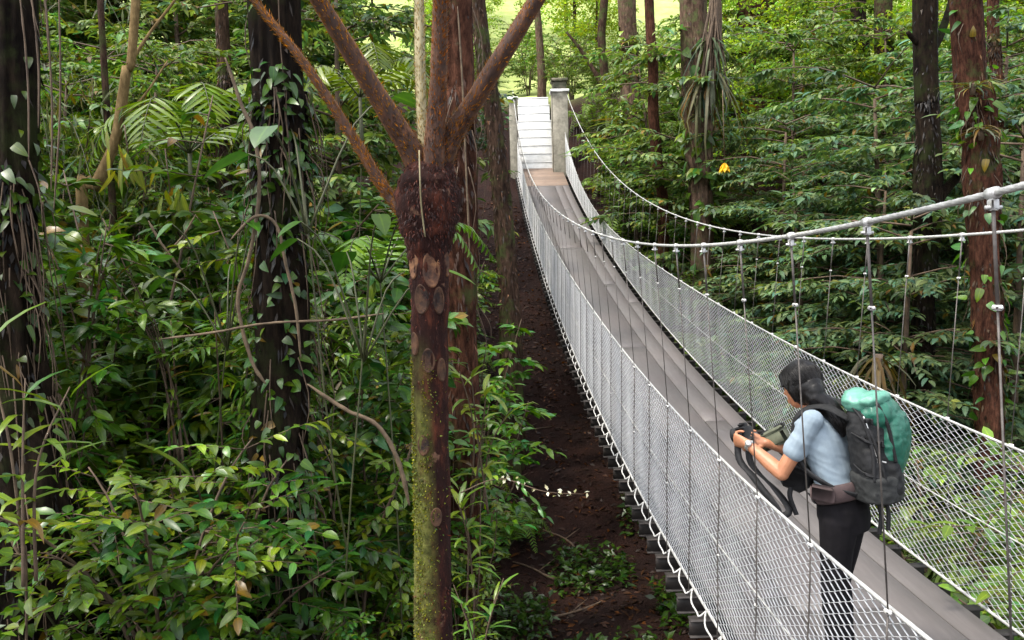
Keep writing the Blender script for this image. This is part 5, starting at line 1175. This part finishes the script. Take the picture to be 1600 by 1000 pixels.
# glade beyond the stairs
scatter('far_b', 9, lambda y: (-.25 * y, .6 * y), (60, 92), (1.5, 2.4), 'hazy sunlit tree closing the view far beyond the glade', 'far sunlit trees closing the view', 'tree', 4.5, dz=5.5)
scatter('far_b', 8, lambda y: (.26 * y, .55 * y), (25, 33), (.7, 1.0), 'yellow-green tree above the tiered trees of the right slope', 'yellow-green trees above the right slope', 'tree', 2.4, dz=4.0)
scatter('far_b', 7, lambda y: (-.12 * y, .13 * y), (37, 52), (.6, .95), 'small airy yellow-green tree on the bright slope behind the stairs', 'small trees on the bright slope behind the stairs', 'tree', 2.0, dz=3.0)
scatter('s_light', 10, lambda y: (-.1 * y, .2 * y), (34.5, 46), (1.2, 2.0), 'round sunlit bush on the bright slope behind the stairs', 'bushes on the bright slope behind the stairs', 'shrub', 1.5)
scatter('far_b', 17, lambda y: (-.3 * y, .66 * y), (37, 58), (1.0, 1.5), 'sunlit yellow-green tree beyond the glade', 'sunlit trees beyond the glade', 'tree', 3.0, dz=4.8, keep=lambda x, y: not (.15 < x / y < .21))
scatter('s_light', 12, lambda y: (-4, 12), (32, 40), (1.0, 1.6), 'sunlit shrub on the lawn beyond the stairs', 'sunlit shrubs beyond the stairs', 'shrub', 1.4, keep=lambda x, y: not (.2 < x < 1.8))
scatter('far_b', 7, lambda y: (.25 * y, .7 * y), (33, 44), (1.0, 1.5), 'yellow-green tree at the back of the right slope', 'yellow-green trees at the back of the right slope', 'tree', 2.6, dz=4.6)
for k, (s, u) in protos.items():
    if not u:
        for c in list(s.children): bpy.data.objects.remove(c)
        bpy.data.objects.remove(s)
# ------------------------------------------------------------------ what nobody could count
def cover(name, n, xr, yr, hmax, L0, L1, cols, label, keep=None, tpl='simple', wr=.42, leafm='leaf', flat=.5):
    y = rng.uniform(yr[0] ** .7, yr[1] ** .7, n) ** (1 / .7); lo, hi = zip(*[xr(v) for v in y]); x = rng.uniform(lo, hi)
    k = np.ones(n, bool) if keep is None else keep(x, y); x, y = x[k], y[k]; n = len(x)
    z = ground(x, y) + rng.random(n) ** 1.4 * hmax(x, y)
    a = rng.uniform(0, 6.28, n); Lf = rng.uniform(L0, L1, n) * (1 + y * .018); mb = MB()
    col = np.array(cols)[rng.integers(0, len(cols), n)]; cv = vary(n, (1, 1, 1), .3, .2, 0) * col
    leaves(mb, np.stack([x, y, z], -1), np.stack([np.cos(a), np.sin(a), rng.normal(.1, .4, n)], -1), (0, 0, 1) + jit(n, flat), Lf, Lf * wr * rng.uniform(.8, 1.2, n), tpl, .25, .2, cv)
    o = mb.build(name, M[leafm], None, True, True); tag(o, label, 'undergrowth', None, 'stuff'); return o
hn = lambda x, y: .25 + .35 * (np.sin(x * 2.1 + 1) * np.sin(y * 1.7) > 0) * np.clip(np.abs(x) - .4, 0, 1)
cover('undergrowth', 26000, lambda y: (-.68 * y - 2, -.035 * y - .25), (3.6, 30), lambda x, y: .35 + .5 * (np.sin(x * 2.1 + 1) * np.sin(y * 1.7) + 1) * .6, .06, .15, [DG, MG, LG, DG], 'mixed low undergrowth covering the left bank')
cover('undergrowth', 20000, lambda y: (3.2 + .03 * y, .7 * y + 3), (4, 36), lambda x, y: .3 + .5 * (np.sin(x * 1.7 + 1) * np.sin(y * 1.3) + 1) * .6, .07, .16, [DG, MG, LG, BG], 'mixed low undergrowth covering the right slope')
cover('ground_cover', 9000, lambda y: (-.1 - .02 * y, 1.9), (4.6, 11), lambda x, y: .22 + 0 * x, .05, .12, [DG, MG, DG], 'dark seedlings dotted over the bare soil under the bridge', keep=lambda x, y: (np.sin(x * 3.3 + 2) * np.sin(y * 2.4 + 1) > .12) | (y < 6.0) | (x < -.05 - .03 * y))
cover('leaf_litter', 9000, lambda y: (-.8 - .02 * y, 2.4), (4.5, 26), lambda x, y: .02 + 0 * x, .05, .11, [(.07, .024, .010), (.14, .05, .016), (.045, .018, .009), (.03, .012, .007), (.03, .012, .007)], 'fallen brown and orange leaves on the bare soil', leafm='leaf_matte', flat=.25)
EXPOSURE = -0.64
# ------------------------------------------------------------------ light
w = bpy.data.worlds.new('World'); bpy.context.scene.world = w; w.use_nodes = True; nt = w.node_tree
sky = nt.nodes.new('ShaderNodeTexSky'); sky.sky_type = 'NISHITA'; sky.sun_disc = False
SUN_D = Vector((-.42, -.18, .9)).normalized()          # towards the sun
el = math.asin(SUN_D.z); az = math.atan2(SUN_D.x, SUN_D.y)
sky.sun_elevation = el; sky.sun_rotation = az; sky.air_density = 1.0; sky.dust_density = 3.0
hs = nt.nodes.new('ShaderNodeHueSaturation'); hs.inputs['Saturation'].default_value = .35; nt.links.new(sky.outputs[0], hs.inputs['Color']); nt.links.new(hs.outputs[0], nt.nodes['Background'].inputs[0])   # thin cloud whitens the sky; nt.nodes['Background'].inputs[1].default_value = .05
sl = bpy.data.lights.new('sun', 'SUN'); sl.energy = 4.9; sl.angle = R(5); sl.color = (1, .94, .82)
so = bpy.data.objects.new('sun', sl); C.objects.link(so); so.rotation_euler = SUN_D.to_track_quat('Z', 'Y').to_euler()
sc = bpy.context.scene
sc.view_settings.view_transform = 'Standard'; sc.view_settings.look = 'None'; sc.view_settings.gamma = 1; sc.view_settings.exposure = EXPOSURE
sc.render.engine = 'CYCLES'
cy = sc.cycles; cy.use_denoising = True; cy.max_bounces = 6; cy.diffuse_bounces = 2; cy.glossy_bounces = 2; cy.transmission_bounces = 3; cy.transparent_max_bounces = 4
cy.sample_clamp_indirect = 6; cy.use_adaptive_sampling = True; cy.adaptive_threshold = .02
sc.render.use_persistent_data = False
